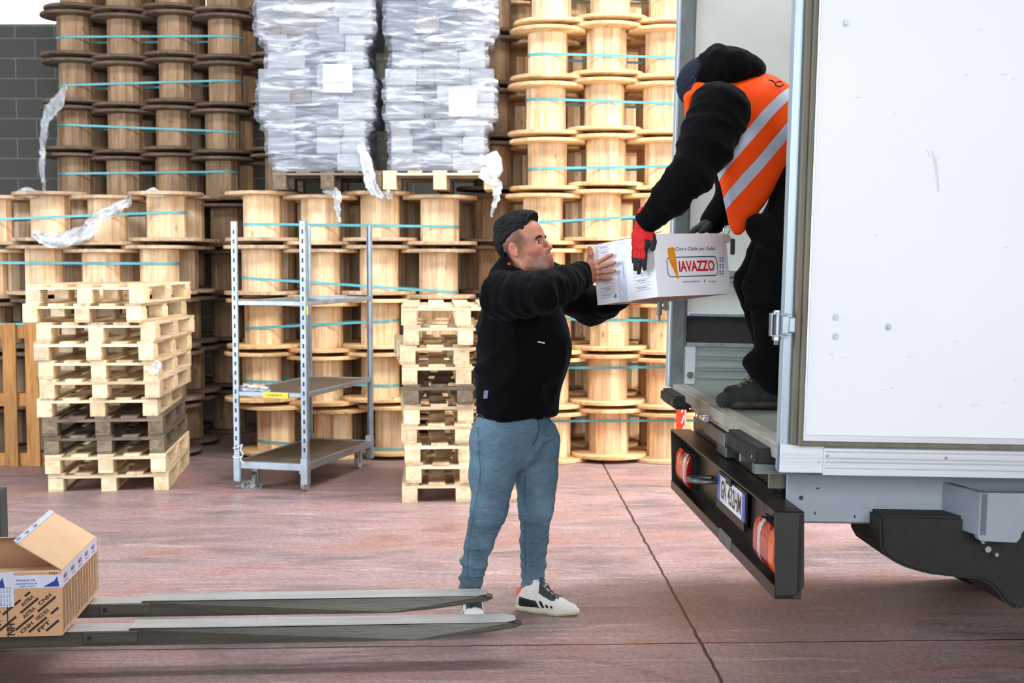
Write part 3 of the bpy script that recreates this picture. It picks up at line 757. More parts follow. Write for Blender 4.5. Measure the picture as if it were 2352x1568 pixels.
# ------------------------------------------------------------------ loose plastic film
def film(px, widths, Y, label, seed, j=.008, name='plastic_film'):
    o = ribbon(name, [P(a, b, Y if len(c) == 0 else c[0]) for a, b, *c in px], widths, M['film'], jitter=j, seed=seed); tag(o, label, 'plastic film', 'loose plastic film scraps'); return o
film([(150, 192), (138, 225), (120, 250), (104, 280), (98, 320), (98, 370), (101, 446)], [.03, .10, .13, .08, .05, .05, .03], 11.78, 'long white film strip hanging off the tall left spool stack beside the block wall', 2, .016)
film([(300, 455), (262, 482), (225, 500), (205, 528), (160, 548), (112, 552), (75, 535)], [.04, .10, .09, .13, .13, .10, .06], 10.2, 'crumpled clear film draped across the upper row of the low left spool stack', 5, .018)
film([(742, 437), (768, 440), (775, 452), (776, 480), (780, 512)], [.03, .08, .06, .045, .02], 10.16, 'white film scrap hanging over the second spool under the left wrapped load', 7, .01)
film([(828, 330), (842, 380), (850, 420), (862, 440), (880, 456)], [.05, .09, .09, .07, .04], 10.075, 'torn white film tail at the right corner of the left wrapped load', 11, .012)
film([(885, 440), (893, 450), (902, 452)], [.04, .06, .03], 10.1, 'small crumpled film scrap lying between the two wrapped loads', 13, .012)
film([(1122, 352), (1128, 385), (1112, 402), (1144, 424), (1140, 455), (1128, 498)], [.14, .2, .09, .07, .05, .02], 10.0, 'torn grey film flap at the lower right corner of the right wrapped load', 17, .012)
film([(40, 444), (66, 442), (90, 447)], [.05, .09, .04], 10.4, 'small white film scrap on the top left of the low left spool stack', 19, .01)
film([(330, 445), (352, 441), (378, 447)], [.04, .08, .04], 10.3, 'white film scrap lying on top of the low left stack near its right end', 23, .01)
film([(352, 832), (362, 838), (358, 862)], [.05, .06, .02], 8.772, 'white film scrap caught between pallets at the right side of the left pallet stack', 29, .006)
film([(562, 1103), (575, 1116), (588, 1128), (600, 1140)], [.10, .13, .12, .06], 8.98, 'dirty crumpled film lump on the floor under the wheeled rack', 31, .03)

# ------------------------------------------------------------------ wheeled rack (galvanised)
A = Vector((-1.91, 8.9, 0)); ex = Vector((.52, -.14, 0)).normalized(); ey = Vector((-ex.y, ex.x, 0)) * 1
rk = thing('wheeled_rack', 'galvanised wheeled rack with open shelves in front of the middle spool stack', 'rack', matrix=Matrix(((ex.x, ey.x, 0, A.x), (ex.y, ey.y, 0, A.y), (0, 0, 1, 0), (0, 0, 0, 1))))
RW, RL, RH = .545, 1.24, 1.84
def prof_post(x, y, sx, sy):
    w = MB(); z0, z1 = .09, RH
    w.box((x, y, z0), (x + sx * .042, y + sy * .004, z1)); w.box((x, y + sy * .004, z0), (x + sx * .004, y + sy * .042, z1)); w.box((x + sx * .038, y + sy * .004, z0), (x + sx * .042, y + sy * .018, z1))
    o = w.build('post', M['galv'], rk, .0015)
    s = MB()
    for k_ in range(24): s.box((x + sx * .014, y - sy * .0012, .28 + k_ * .064), (x + sx * .026, y - sy * .0002, .31 + k_ * .064))
    o2 = s.build('slots', M['plate_black'], o)
for x, y, sx, sy in ((0, 0, 1, 1), (RW, 0, -1, 1), (0, RL, 1, -1), (RW, RL, -1, -1)): prof_post(x, y, sx, sy)
def frame_shelf(z, board, h=.032):
    m_ = MB()
    m_.box((.004, .005, z - h), (RW - .004, .035, z)); m_.box((.004, RL - .035, z - h), (RW - .004, RL - .005, z))
    m_.box((.005, .035, z - h), (.03, RL - .035, z)); m_.box((RW - .03, .035, z - h), (RW - .005, RL - .035, z))
    o = m_.build('shelf_frame', M['galv'], rk, .003)
    if board: MB().box((.03, .035, z - h * .6), (RW - .03, RL - .035, z - .006)).build('shelf_board', M['ply'], o)
    return o
zt1 = ZY(690, 8.9); zt2 = ZY(899, 8.9); frame_shelf(zt1, False); f2 = frame_shelf(zt2, True); frame_shelf(.20, True, .05)
for x, y in ((0, 0), (RW, 0), (0, RL), (RW, RL)):
    sx = 1 if x == 0 else -1; sy = 1 if y == 0 else -1
    MB().box((x - sx * .004, y - sy * .004, .06), (x + sx * .05, y + sy * .05, .24)).build('corner_bracket', M['galv'], rk, .006)
for x, y in ((.10, .12), (RW - .06, .09), (.10, RL - .15), (RW - .07, RL - .15)):
    c = MB(); c.box((x - .03, y - .03, .118), (x + .03, y + .03, .15)); c.box((x - .024, y - .012, .045), (x - .019, y + .03, .12)); c.box((x + .019, y - .012, .045), (x + .024, y + .03, .12))
    ca = c.build('caster', M['galv'], rk, .002)
    MB().cyl((x - .016, y + .01, .051), (x + .016, y + .01, .051), .0505, 24).build('wheel', M['wheel'], ca, .004, True)
lb = MB().box((.225, -.004, zt2 - .036), (.41, .0, zt2 - .001)); lo_ = lb.build('yellow_label', M['yellow'], rk)
tm = MB(); put_text(tm, 'CANEGRATE', (.31, -.0046, zt2 - .019), (1, 0, 0), (0, 0, 1), .12, .018, bold=.02); tm.build('label_print', M['plate_black'], lo_)
MB().box((RW + .001, .012, zt1 - .09), (RW + .003, .034, zt1 - .035)).build('yellow_sticker', M['yellow'], rk)
for i, z in enumerate((.235, .30)):
    a = 6.28 / 14; MB().tube([(.022 + .032 * math.cos(a * k_), .02 + .032 * math.sin(a * k_), z + .012 * math.sin(a * k_ + i)) for k_ in range(15)] + [(.06, -.02, z - .02), (.085, -.02, z - .045)], .0035, 6).build('cable_tie', M['paper'], rk)
o = ribbon('film_roll', [rk.matrix_basis @ Vector(p) for p in ((.03, .03, zt2 + .018), (.14, .03, zt2 + .02), (.26, .025, zt2 + .016))], [.05, .055, .04], M['film'], jitter=.012, seed=41)
tag(o, 'crumpled white film lying on the middle shelf of the wheeled rack', 'plastic film', 'loose plastic film scraps')

# ------------------------------------------------------------------ red and white marker post behind the truck
x, y = (1567 - 1176) * 9.0 / FPX, 9.0
mp_ = thing('marker_post', 'orange red post with white marks standing behind the truck tail', 'post', (x, y, 0))
MB().box((-.033, -.02, .012), (.033, .02, .95)).build('post', M['red_paint'], mp_, .003)
MB().box((-.034, -.021, 0), (.034, .021, .012)).build('base_plate', M['red_paint'], mp_)
w = MB()
for z in np.arange(.3, .9, .075): w.quad((-.004, -.0215, z), (.004, -.0215, z), (.02, -.0215, z + .055), (.012, -.0215, z + .055), .001)
w.box((.022, -.0215, .02), (.027, -.0205, .93)); w.build('white_marks', M['paper'], mp_)

# ------------------------------------------------------------------ lift truck forks with carriage
fk = thing('pallet_lifter', 'worn steel lifting forks with sleeve extensions reaching under the brown carton', 'forklift', (-2.16, 5.0, 0), rotz=math.radians(3.4))
def fork(yc, xa, xtip, top, thick):
    """local: forks along +x"""
    xs = xa; m_ = MB(); h = .056
    m_.prism([(-.0, top - .012), (xs + .25, top - .012), (xs + .25, top - thick), (0, top - thick - .004)], yc - h, yc + h, 1)
    f = m_.build('fork', M['steel_dark'], fk, .003)
    MB().box((.0, yc - h + .004, top - .012), (xs - .002, yc + h - .004, top - .0095)).build('worn_top', M['steel_bright'], f)
    e = MB(); H2 = .064; L = xtip
    e.prism([(xs, top), (L - .05, top - .002), (L, top - .018), (L - .03, top - .026), (L - .25, top - .052), (L - .42, top - thick), (xs, top - thick)], yc - H2, yc + H2, 1)
    # pointed nose in plan
    vs = []
    for v_ in e.v:
        x_, y_, z_ = v_
        if x_ > L - .06: y_ = yc + (y_ - yc) * (.82 if x_ < L - .01 else .45)
        vs.append((x_, y_, z_))
    e.v = vs; s_ = e.build('fork_extension', M['steel_dark'], fk, .005)
    MB().prism([(xs + .0, yc - H2 + .006), (L - .07, yc - H2 + .006), (L - .03, yc - .03), (L - .03, yc + .03), (L - .07, yc + H2 - .006), (xs + .0, yc + H2 - .006)], top - .0005, top + .0015, 2).build('worn_top', M['steel_bright'], s_)
    lk = MB().box((xs - .17, yc - H2 - .006, top - .055), (xs + .035, yc - H2 + .001, top - .008)); lk.box((xs - .17, yc - H2, top - .055), (xs - .1, yc - h, top - .045))
    l_ = lk.build('locking_lug', M['steel_dark'], s_, .003)
    MB().cyl((xs - .145, yc - H2 - .0075, top - .032), (xs - .145, yc - H2 - .0055, top - .032), .009, 16).build('pin_hole', M['plate_black'], l_)
fork(-.115, .70, 2.20, .187, .066); fork(.285, .66, 2.105, .187, .066)
cg = MB().box((-.13, -.5, .10), (-.02, .60, .655)); cg.build('carriage', M['dark_green_steel'], fk, .006)
MB().box((-.02, .50, .10), (.012, .60, .60)).build('load_guard', M['dark_green_steel'], fk, .004)
ms = MB()
for yy in (-.36, .36): ms.box((-.30, yy - .05, .0), (-.17, yy + .05, 1.7))
ms.build('mast', M['dark_green_steel'], fk, .004)
MB().box((-1.0, -.42, .05), (-.31, .42, .95)).build('body', M['dark_green_steel'], fk, .03)
for yy in (-.36, .36): MB().cyl((-.7, yy - .04, .1), (-.7, yy + .04, .1), .1, 24).build('wheel', M['rubber'], fk, .01, True)

# ------------------------------------------------------------------ brown carton on the forks
B0 = P(127, 1475, 4.78); zb = .1885
c0 = Vector(((127 - 1176) * 4.77 / FPX, 4.77, zb)); c1 = Vector(((210 - 1176) * 5.38 / FPX, 5.38, zb)); v = (c1 - c0); BL = v.length; v.normalize(); u = Vector((v.y, -v.x, 0)) * -1
BW, BH = .40, .243
cb = thing('brown_carton', 'open brown printed cardboard carton with white and blue tape lying on the lifting forks', 'cardboard box', matrix=Matrix(((-u.x, v.x, 0, c0.x), (-u.y, v.y, 0, c0.y), (0, 0, 1, c0.z), (0, 0, 0, 1))))
# local: x from -BW..0 (0 = right side), y 0..BL, z up
th = .005
cb_m = MB().box((-BW, 0, 0), (0, BL, th)).box((-BW, 0, th), (0, th, BH)).box((-BW, BL - th, th), (0, BL, BH)).box((-th, th, th), (0, BL - th, BH)).box((-BW, th, th), (-BW + th, BL - th, BH))
box_o = cb_m.build('carton_walls', M['cardboard'], cb)
def flap(nm, a, b, c, d, m_='cardboard_in', p=None): return MB().quad(a, b, c, d, .004).build(nm, M[m_], p or cb)
f1 = flap('flap', (0, .02, BH), (0, BL - .01, BH), (-.17, BL - .03, BH + .115), (-.17, .03, BH + .105))
tp = MB().quad((-.158, .03, BH + .1015), (-.158, BL - .035, BH + .1115), (-.176, BL - .035, BH + .121), (-.176, .03, BH + .111), .0015); ft = tp.build('flap_tape', M['tape'], f1)
flap('flap', (-BW + .01, BL - .02, BH), (-BW, .02, BH), (-BW - .13, .03, BH + .13), (-BW - .12, BL - .02, BH + .15))
flap('flap', (-BW + .01, 0, BH), (-.008, 0, BH), (-.02, .13, BH - .012), (-BW + .02, .13, BH - .02))
flap('flap', (-.01, BL, BH), (-BW + .01, BL, BH), (-BW + .02, BL - .13, BH + .03), (-.05, BL - .13, BH + .035))
dk_ = MB().box((-BW + .03, .15, BH - .1), (-.03, BL - .15, BH - .095)); dk_.build('wrapping_inside', M['film'], cb)
tpm = MB().box((-BW, -.0012, BH - .062), (.0012, .0, BH - .014)).box((0, -.001, BH - .064), (.0012, BL, BH - .004)).box((-.22, -.0018, BH - .13), (-.17, -.0012, BH + .0))
tp_o = tpm.build('tape', M['tape'], cb)
rnd = random.Random(5); pm = MB()
for i in range(20):
    x0 = -BW + .02 + i * .019; pm.quad((x0, -.0024, BH - .056 + rnd.uniform(0, .02)), (x0 + .014, -.0024, BH - .056 + rnd.uniform(0, .02)), (x0 + .014, -.0024, BH - .03 - rnd.uniform(0, .01)), (x0, -.0024, BH - .033), .0004)
pm.v = pm.v[:0]; pm.f = []; pm.m = []
for x0 in (-.355, -.23, -.035):
    pm.prism([(x0 - .03, BH - .058), (x0 + .028, BH - .058), (x0 + .02, BH - .02), (x0 + .01, BH - .036)], -.0026, -.002, 1)
for i, (tx, x0, z0, wd, hh) in enumerate((('FRAGILE TEL', -.125, BH - .032, .07, .007), ('ADRIATICA', -.125, BH - .045, .08, .006), ('SPA ITALY', -.12, BH - .055, .06, .005), ('www', -.295, BH - .035, .05, .008), ('OGGETTI', -.295, BH - .05, .05, .006))):
    put_text(pm, tx, (x0, -.0024, z0), (1, 0, 0), (0, 0, 1), wd, hh, bold=.02)
for k_ in range(5):
    y0 = .06 + k_ * .12; put_text(pm, 'IVECO', (.0018, y0, BH - .03), (0, 1, 0), (0, 0, 1), .055, .016, bold=.03); put_text(pm, 'spare parts', (.0018, y0 + .01, BH - .05), (0, 1, 0), (0, 0, 1), .06, .009)
    put_text(pm, 'CNH', (-.165, y0, BH + .111), (0, 1, .016), (-.18, 0, .1), .045, .009, bold=.03)
for k_ in range(4): put_text(pm, 'PARTS', (-.2 + (k_ - 1.5) * .01, -.0026, BH - .09), (0, 0, 1), (-1, 0, 0), .07, .0045)
pm.build('tape_print', M['blue_print'], tp_o)
pr = MB(); words = ['IVECO', 'FPT', 'CASE IH', 'ASTRA', 'CNH', 'IVECO BUS']
d1 = Vector((.77, 0, .64)); d2 = Vector((-.64, 0, .77)); rnd = random.Random(3)
def bar(c, L, h, face='f'):
    c = Vector(c); a = d1 * L / 2; b = d2 * h / 2; pr.add([c - a - b, c + a - b, c + a + b, c - a + b], [(0, 1, 2, 3)])
def inside(c, L): 
    for s_ in (-1, 1):
        e = Vector(c) + d1 * L / 2 * s_
        if not (-BW + .004 < e.x < -.004 and .006 < e.z < BH - .07): return False
    return True
idx = 0
def span(r_):   # part of the slanted row inside the printed face
    o = Vector((-.2, -.0008, .09)) + d2 * r_; ts = []
    for t_ in np.arange(-.4, .4, .002):
        p = o + d1 * t_
        if -BW + .012 < p.x < -.012 and .012 < p.z < BH - .075: ts.append(t_)
    return (o, min(ts), max(ts)) if ts else None
for k_, r_ in enumerate(np.arange(-.20, .26, .0185)):
    q_ = span(float(r_))
    if not q_: continue
    o, ta, tb = q_; t_ = ta + (k_ * 37 % 20) * .001
    while t_ < tb - .02:
        if k_ % 2 == 0:
            L_ = .062
            if t_ + L_ > tb: break
            c = o + d1 * (t_ + L_ / 2)
            if abs(c.x + .195) > .022: put_text(pr, words[idx % 6], c, d1, d2, L_ * .9, .0145, bold=.04)
            t_ += L_ + .012
        else:
            L_ = min(.085, tb - t_); bar(o + d1 * (t_ + L_ / 2), L_, .0085); t_ += L_ + .02
        idx += 1
prs = MB()
for k_ in range(17):   # printed lines on the long side, seen edge on
    for j in range(13):
        y0 = .01 + j * .049 + rnd.uniform(0, .01); z0 = .012 + k_ * .0095 + (j % 2) * .004
        prs.add([(.0008, y0, z0), (.0008, y0 + .034, z0 + .012), (.0008, y0 + .034, z0 + .0155), (.0008, y0, z0 + .0035)], [(0, 1, 2, 3)])
put_text(pr, '7231', (-.03, -.0008, BH - .008), (1, 0, 0), (0, 0, 1), .03, .009, bold=.02)
pr.add([(-.197, -.0009, .0), (-.193, -.0009, .0), (-.193, -.0009, BH - .13), (-.197, -.0009, BH - .13)], [(0, 1, 2, 3)])
put_text(pr, 'NH', (-.185, -.001, .028), (0, 0, 1), (-1, 0, 0), .045, .03, bold=.04)
pr.build('carton_print', M['print_dark'], box_o); prs.build('side_print', M['print_dark'], box_o)
# ------------------------------------------------------------------ truck (local axes: u forward, v away from the camera, w up)
TV = Vector((-.041, 1, 0)).normalized(); TU_ = Vector((1, .041, -.023)).normalized(); TW_ = TU_.cross(TV)
TO = Vector((.877, 4.35, 0))
tk = thing('box_truck', 'white box truck with its rear doors open and grey chassis, parked beside the man', 'truck',
           matrix=Matrix(((TU_.x, TV.x, TW_.x, TO.x), (TU_.y, TV.y, TW_.y, TO.y), (TU_.z, TV.z, TW_.z, TO.z), (0, 0, 0, 1))))
TWd, BZ, TL_ = 2.22, .952, 4.2
def TX(p): return wm(tk) @ Vector(p)
# body shell
MB().box((.06, .02, 1.0), (TL_, .045, 3.05)).build('side_wall', M['truck_white'], tk)
MB().box((.06, TWd - .03, .99), (TL_, TWd, 3.05)).build('side_wall', M['truck_in'], tk)
MB().box((TL_, .0, .9), (TL_ + .04, TWd, 3.05)).build('front_wall', M['truck_in'], tk)
k = NT('translucent_roof'); k.b.inputs['Base Color'].default_value = (.85, .88, .86, 1); k.b.inputs['Roughness'].default_value = .5; k.b.inputs['Alpha'].default_value = .2; M['roof'] = k.m
MB().box((0, 0, 3.05), (TL_ + .04, TWd, 3.06)).build('roof', M['roof'], tk)
bd = MB().box((.0, .06, BZ - .03), (TL_, TWd - .03, BZ)); bd.build('load_floor', M['bed'], tk)
thr = MB().box((-.004, .04, BZ - .006), (.07, TWd, BZ + .004)).box((.025, .04, .875), (.06, TWd, BZ - .03)).box((-.004, .05, BZ - .045), (.004, TWd, BZ - .006))
for q in (.018, .034, .05): thr.box((q, .05, BZ + .004), (q + .004, TWd, BZ + .007))
thr.build('rear_sill', M['sill_dirty'], tk, .002)
# near post and far post (rear frame)
np_ = MB().box((.0, .0, .87), (.028, .055, 3.05)).box((.028, .008, .87), (.06, .055, 3.05)).build('door_post', M['alu_v'], tk, .002)
MB().box((-.03, TWd - .05, BZ - .01), (-.018, TWd + .03, 3.05)).build('post_edge', M['alu_v'], tk, .002)
fp = MB().box((-.018, TWd - .05, BZ - .01), (.045, TWd + .03, 3.05)).box((.045, TWd - .035, BZ), (.06, TWd, 3.05))
fp.build('door_post', M['galv_dark'], tk, .002)  # darker metal than its edge paints shade onto the inner face
MB().box((-.0, 0, 2.97), (.06, TWd, 3.06)).build('top_rail', M['alu'], tk)
# interior far wall linings (v just in front of far wall)
fv = TWd - .03
kp = MB().box((.0, fv - .012, BZ - .03), (TL_, fv, 1.15))
for z in (.99, 1.03, 1.045, 1.085, 1.10, 1.135): kp.box((.12, fv - .016, z), (TL_, fv - .012, z + .006))
kpo = kp.build('kick_panel', M['truck_kick'], tk)
MB().box((.055, fv - .018, BZ + .008), (.105, fv - .012, 1.148)).build('end_plate', M['alu'], kpo)
MB().cyl((.082, fv - .022, 1.005), (.082, fv - .018, 1.005), .017, 20).cyl((.082, fv - .026, 1.005), (.082, fv - .022, 1.005), .009, 6).build('bolt', M['galv_dark'], kpo)
MB().box((.06, fv - .02, 1.15), (TL_, fv, 1.168)).build('lining_rail', M['galv'], tk)
MB().box((.06, fv - .01, 1.168), (TL_, fv, 1.30)).build('rubber_strip', M['rubber'], tk)
r2 = MB().box((.06, fv - .022, 1.30), (TL_, fv, 1.318)); r2.box((.06, fv - .03, 1.475), (TL_, fv, 1.495)); r2.box((.06, fv - .034, 1.50), (TL_, fv - .0, 1.535)); r2.build('lashing_rail', M['galv'], tk, .003)
rv = MB()
for i in range(26):
    x = .08 + i * .075
    for z in (1.159, 1.309): rv.cyl((x, fv - .026, z), (x, fv - .018, z), .003, 8)
rv.build('rivets', M['silver'], tk)
# folded back near door
dz0, dz1 = .985, 3.05
dp = MB().box((.068, -.052, dz0 + .012), (1.25, -.014, dz1)); dpo = dp.build('rear_door', M['truck_white'], tk, .003)
MB().box((.068, -.0545, dz0 - .004), (1.25, -.012, dz0 + .018)).box((.064, -.0545, dz0 - .004), (.071, -.012, dz1)).build('door_frame', M['alu'], dpo, .002)
sl = MB().box((.050, -.050, dz0 - .02), (.064, -.012, dz1)).box((.03, -.030, dz0 - .02), (.05, -.006, dz1)).box((.055, -.049, dz0 - .022), (1.25, -.01, dz0 - .004))
sl.build('door_seal', M['seal'], dpo, .003)
for i, (px, py) in enumerate(((1919, 729), (1919, 773), (2040, 751), (1942, 54))):
    q = wm(tk).inverted() @ P(px, py, 4.35)
    # intersection with the door plane v = -.052
    r = (P(px, py, 4.35) - Vector((0, 0, CAMH))); n_ = TV; t_ = ((TO - Vector((0, 0, CAMH))).dot(n_) - .052) / r.dot(n_); q = wm(tk).inverted() @ (Vector((0, 0, CAMH)) + r * t_)
    MB().cyl((q.x, -.0525, q.z), (q.x, -.0545, q.z), .011, 20).cyl((q.x, -.0545, q.z), (q.x, -.058, q.z), .0055, 14).build('bolt_head', M['galv'], dpo, .0008, True)
def door_uv(px, py):
    r = (P(px, py, 4.35) - Vector((0, 0, CAMH))); t_ = ((TO - Vector((0, 0, CAMH))).dot(TV) - .0526) / r.dot(TV); q = wm(tk).inverted() @ (Vector((0, 0, CAMH)) + r * t_); return q
M['scuff'] = plain('grey_scuff', srgb(196, 196, 192), .6); M['scuff2'] = plain('pale_scuff', srgb(222, 222, 218), .6); sc = MB(); sc2 = MB(); rnd = random.Random(8)
def scuff(mb, pts):
    for a, b in zip(pts[:-1], pts[1:]):
        A_, B_ = door_uv(*a[:2]), door_uv(*b[:2]); d = (B_ - A_).normalized(); n_ = Vector((-d.z, 0, d.x)) * a[2] * .0014
        n2 = Vector((-d.z, 0, d.x)) * b[2] * .0014; mb.add([A_ - n_, B_ - n2, B_ + n2, A_ + n_], [(0, 1, 2, 3)])
scuff(sc2, [(2141, 346, 2.5), (2148, 372, 4), (2152, 400, 3.6), (2156, 440, 3.2)]); scuff(sc, [(2130, 344, .6), (2136, 362, .8)])
for (x, y, l, an) in ((2052, 262, 8, 0), (2155, 1000 - 640, 5, 1), (2300, 170, 16, .1), (2322, 180, 9, .2), (2245, 70, 12, -.5), (2215, 172, 8, 0), (1965, 224, 14, 0), (1905, 812, 10, .3), (1932, 820, 8, .3), (2085, 818, 8, .4), (2020, 895, 16, 0), (2045, 891, 12, 0), (2158, 930, 9, .8), (2228, 930, 24, 0), (2300, 925, 14, 0), (2308, 568, 10, .1), (2330, 872, 6, .4), (2010, 540, 6, 0), (2195, 784, 6, 0), (1880, 190, 3, 1.5)):
    scuff(sc, [(x, y, .7), (x + l * math.cos(an), y + l * math.sin(an), .5)])
sc.build('scuff_marks', M['scuff'], dpo); sc2.build('scuff_marks', M['scuff2'], dpo)
# hinge on the near post
hg = MB().cyl((-.030, -.02, 1.325), (-.030, -.02, 1.408), .014, 16); hgo = hg.build('hinge', M['galv'], tk, .002, True)
MB().box((-.052, -.038, 1.398), (.012, -.0, 1.402)).box((-.052, -.038, 1.326), (.012, .0, 1.330)).box((-.052, -.038, 1.33), (-.049, -.0, 1.40)).box((-.012, -.02, 1.335), (.01, -.012, 1.392)).build('hinge_bracket', M['galv'], hgo, .001)
MB().cyl((-.030, -.02, 1.402), (-.030, -.02, 1.412), .0135, 6).cyl((-.030, -.02, 1.325), (-.030, -.02, 1.312), .0145, 6).cyl((-.030, -.02, 1.312), (-.030, -.02, 1.297), .008, 10).build('hinge_bolt', M['silver'], hgo)
MB().box((.008, -.022, 1.338), (.058, -.006, 1.39)).build('hinge_strap', M['alu_v'], hgo, .004)
# near side sill
ns = MB().box((.0, -.008, .868), (.15, .03, .965)).box((.145, -.014, .862), (TL_, .03, .955))
for z in (.885, .905, .918, .94): ns.box((.15, -.017, z), (TL_, -.014, z + .004))
nso = ns.build('side_rail', M['alu'], tk, .002)
for px, py in ((1908, 1051), (2183, 1056), (2460, 1060)):
    q = door_uv(px, py); MB().cyl((q.x, -.014, q.z), (q.x, -.021, q.z), .006, 14, 0, .003).build('rivet', M['silver'], nso, 0, True)
MB().cyl((.132, -.0085, .905), (.132, -.0075, .905), .002, 8).build('hole', M['plate_black'], nso)
MB().box((-.06, .10, .845), (TL_, .14, .878)).build('floor_bearer', M['galv_dark'], tk)
# dark underside bearers
ub = MB().box((.25, .14, .86), (TL_, TWd - .1, BZ - .03)); ub.build('underbody', M['black_steel'], tk)
MB().box((.10, .36, .70), (.13, TWd - .12, .875)).build('gap_blocking_plate', M['black_steel'], tk)  # dark plate added to block light showing through under the bed
# chassis rails
for v0, nm, u_ in ((.26, 'near', .095), (1.55, 'far', .5)):
    rb = MB().box((u_, v0, .645), (3.6, v0 + .012, .845)).box((u_, v0, .835), (3.6, v0 + .07, .845)).box((u_, v0, .645), (3.6, v0 + .07, .655))
    rbo = rb.build('chassis_rail', M['chassis'], tk, .003)
    if nm == 'near':
        hm = MB()
        for px, py, a, b in ((1840, 1143, .0085, .0085), (1878, 1121, .007, .003), (1872, 1178, .003, .0065), (1963, 1186, .003, .0065), (2089, 1190, .003, .007)):
            r = (P(px, py, 4.35) - Vector((0, 0, CAMH))); t_ = ((TO - Vector((0, 0, CAMH))).dot(TV) + .26) / r.dot(TV); q = wm(tk).inverted() @ (Vector((0, 0, CAMH)) + r * t_)
            hm.add([(q.x + a * math.cos(i * .524), v0 - .0006, q.z + b * math.sin(i * .524)) for i in range(12)], [tuple(range(12))])
        hm.build('rail_holes', M['plate_black'], rbo)
for u0 in (.2, 1.2, 2.4): MB().box((u0, .32, .70), (u0 + .07, 1.6, .80)).build('cross_member', M['chassis'], tk)
# end plates above the bumper
MB().box((.0, .60, .81), (.10, .615, .90)).build('mounting_plate', M['chassis'], tk, .002)
MB().box((.04, .30, .76), (.16, .315, .86)).build('mounting_plate', M['seal'], tk, .002)
MB().box((.03, 1.05, .80), (.12, 1.5, .86)).box((.06, 1.15, .74), (.12, 1.35, .80)).build('step_bracket', M['galv_dark'], tk, .004)
MB().cyl((-.01, 1.2, .905), (-.04, 1.2, .905), .012, 12).cyl((-.03, 1.14, .905), (-.03, 1.28, .90), .014, 14, 0, .008).cyl((-.03, 1.3, .9), (-.03, 1.33, .9), .013, 12).build('latch', M['silver'], tk, .002, True)
# bracket box on the side
bm_ = MB().prism([(.712, .80), (.712, .64), (.72, .632), (.845, .628), (.858, .642), (.864, .665), (.90, .69), (1.6, .69), (1.6, .802)], .05, .09, 1)
bm_.prism([(.712, .05), (.66, .26), (.69, .26), (.74, .05)], .65, .80, 2); bm_.build('side_bracket', M['chassis'], tk, .003)
MB().cyl((.745, .09, .628), (.745, .09, .617), .008, 8).cyl((.69, .2, .645), (.69, .2, .632), .008, 8).build('bolt', M['galv'], tk)
# mudguard: curved shell plus flap and wheel
mg = MB().prism([(.398, .70), (.400, .64), (.404, .588), (.425, .553), (.46, .532), (.496, .516), (.54, .503), (.589, .492), (.68, .483), (.762, .476), (.80, .458), (.83, .43), (.86, .39), (.90, .37), (1.1, .44), (1.1, .70)], .14, .50, 1)
mg.build('mudguard', M['rubber'], tk, .01)
MB().cyl((.775, .115, .59), (.775, .14, .59), .012, 6).cyl((.80, .10, .575), (.80, .14, .575), .007, 10).build('bolt', M['silver'], tk)
for v0 in (.16, 1.75):
    wc = 1.5; wz = .388 + .023 * wc
    w = MB(); prof = [(.19, 0), (.34, 0), (.375, .02), (.38, .05), (.38, .21), (.375, .24), (.34, .26), (.19, .26)]; N = 48; vs = [(wc + r * math.cos(6.2832 * i / N), v0 + y, wz + r * math.sin(6.2832 * i / N)) for (r, y) in prof for i in range(N)]; Lp = len(prof)
    w.add(vs, [(j * N + i, j * N + (i + 1) % N, ((j + 1) % Lp) * N + (i + 1) % N, ((j + 1) % Lp) * N + i) for j in range(Lp) for i in range(N)])
    wo = w.build('wheel', M['rubber'], tk, 0, True)
    MB().cyl((wc, v0 + .06, wz), (wc, v0 + .2, wz), .192, 32).build('rim', M['galv_dark'], wo)
MB().cyl((1.5, .2, .42), (1.5, 2.0, .42), .05, 12).build('axle', M['black_steel'], tk)
# ------------------------------------------------------------------ rear bumper with lamps and plate
b0, b1 = .0, 2.15
bm_ = MB()
bm_.prism([(-.012, .735), (.091, .735), (.10, .475), (.061, .437), (.004, .435), (-.0, .50)], b0, b0 + .006, 1)
bm_.prism([(-.012, .735), (.091, .735), (.10, .475), (.061, .437), (.004, .435), (-.0, .50)], b1 - .006, b1, 1)
bm_.box((-.012, b0, .728), (.091, b1, .735)); bm_.box((.072, b0, .45), (.091, b1, .728)); bm_.box((.004, b0, .435), (.091, b1, .452)); bm_.box((-.002, b0, .435), (.004, b1, .478))
bpo = bm_.build('bumper', M['black_steel'], tk, .002)
for v0 in (.45, 1.5): MB().box((.091, v0, .67), (.2, v0 + .03, .72)).build('bumper_stay', M['black_steel'], bpo)
def lamp(v0, flip):
    W_, H_ = .31, .160; z0 = .488; s = -1 if flip else 1; c = v0
    hs = MB().box((.040, c - W_ / 2 - .004, z0 - .004), (.072, c + W_ / 2 + .004, z0 + H_ + .004)); ho = hs.build('tail_lamp', M['plate_black'], bpo, .01)
    def seg(a, b, mat, nm):
        m_ = MB(); va, vb = sorted((c + s * (a - .5) * W_, c + s * (b - .5) * W_)); n = 8; poly = []
        for i in range(n + 1):
            z = z0 + H_ * i / n; t_ = (i / n - .5) * 2; poly.append((.012 + .020 * t_ * t_ * t_ * t_, z))
        poly += [(.04, z0 + H_), (.04, z0)]; m_.prism(poly, va, vb, 1); m_.build(nm, M[mat], ho, .004, True)
    seg(0, .26, 'lamp_orange', 'orange_lens'); seg(.26, .66, 'lamp_red', 'red_lens'); seg(.66, .80, 'lamp_white', 'reflector'); seg(.80, 1, 'lamp_red', 'red_lens')
lamp(.245, False); lamp(1.96, True)
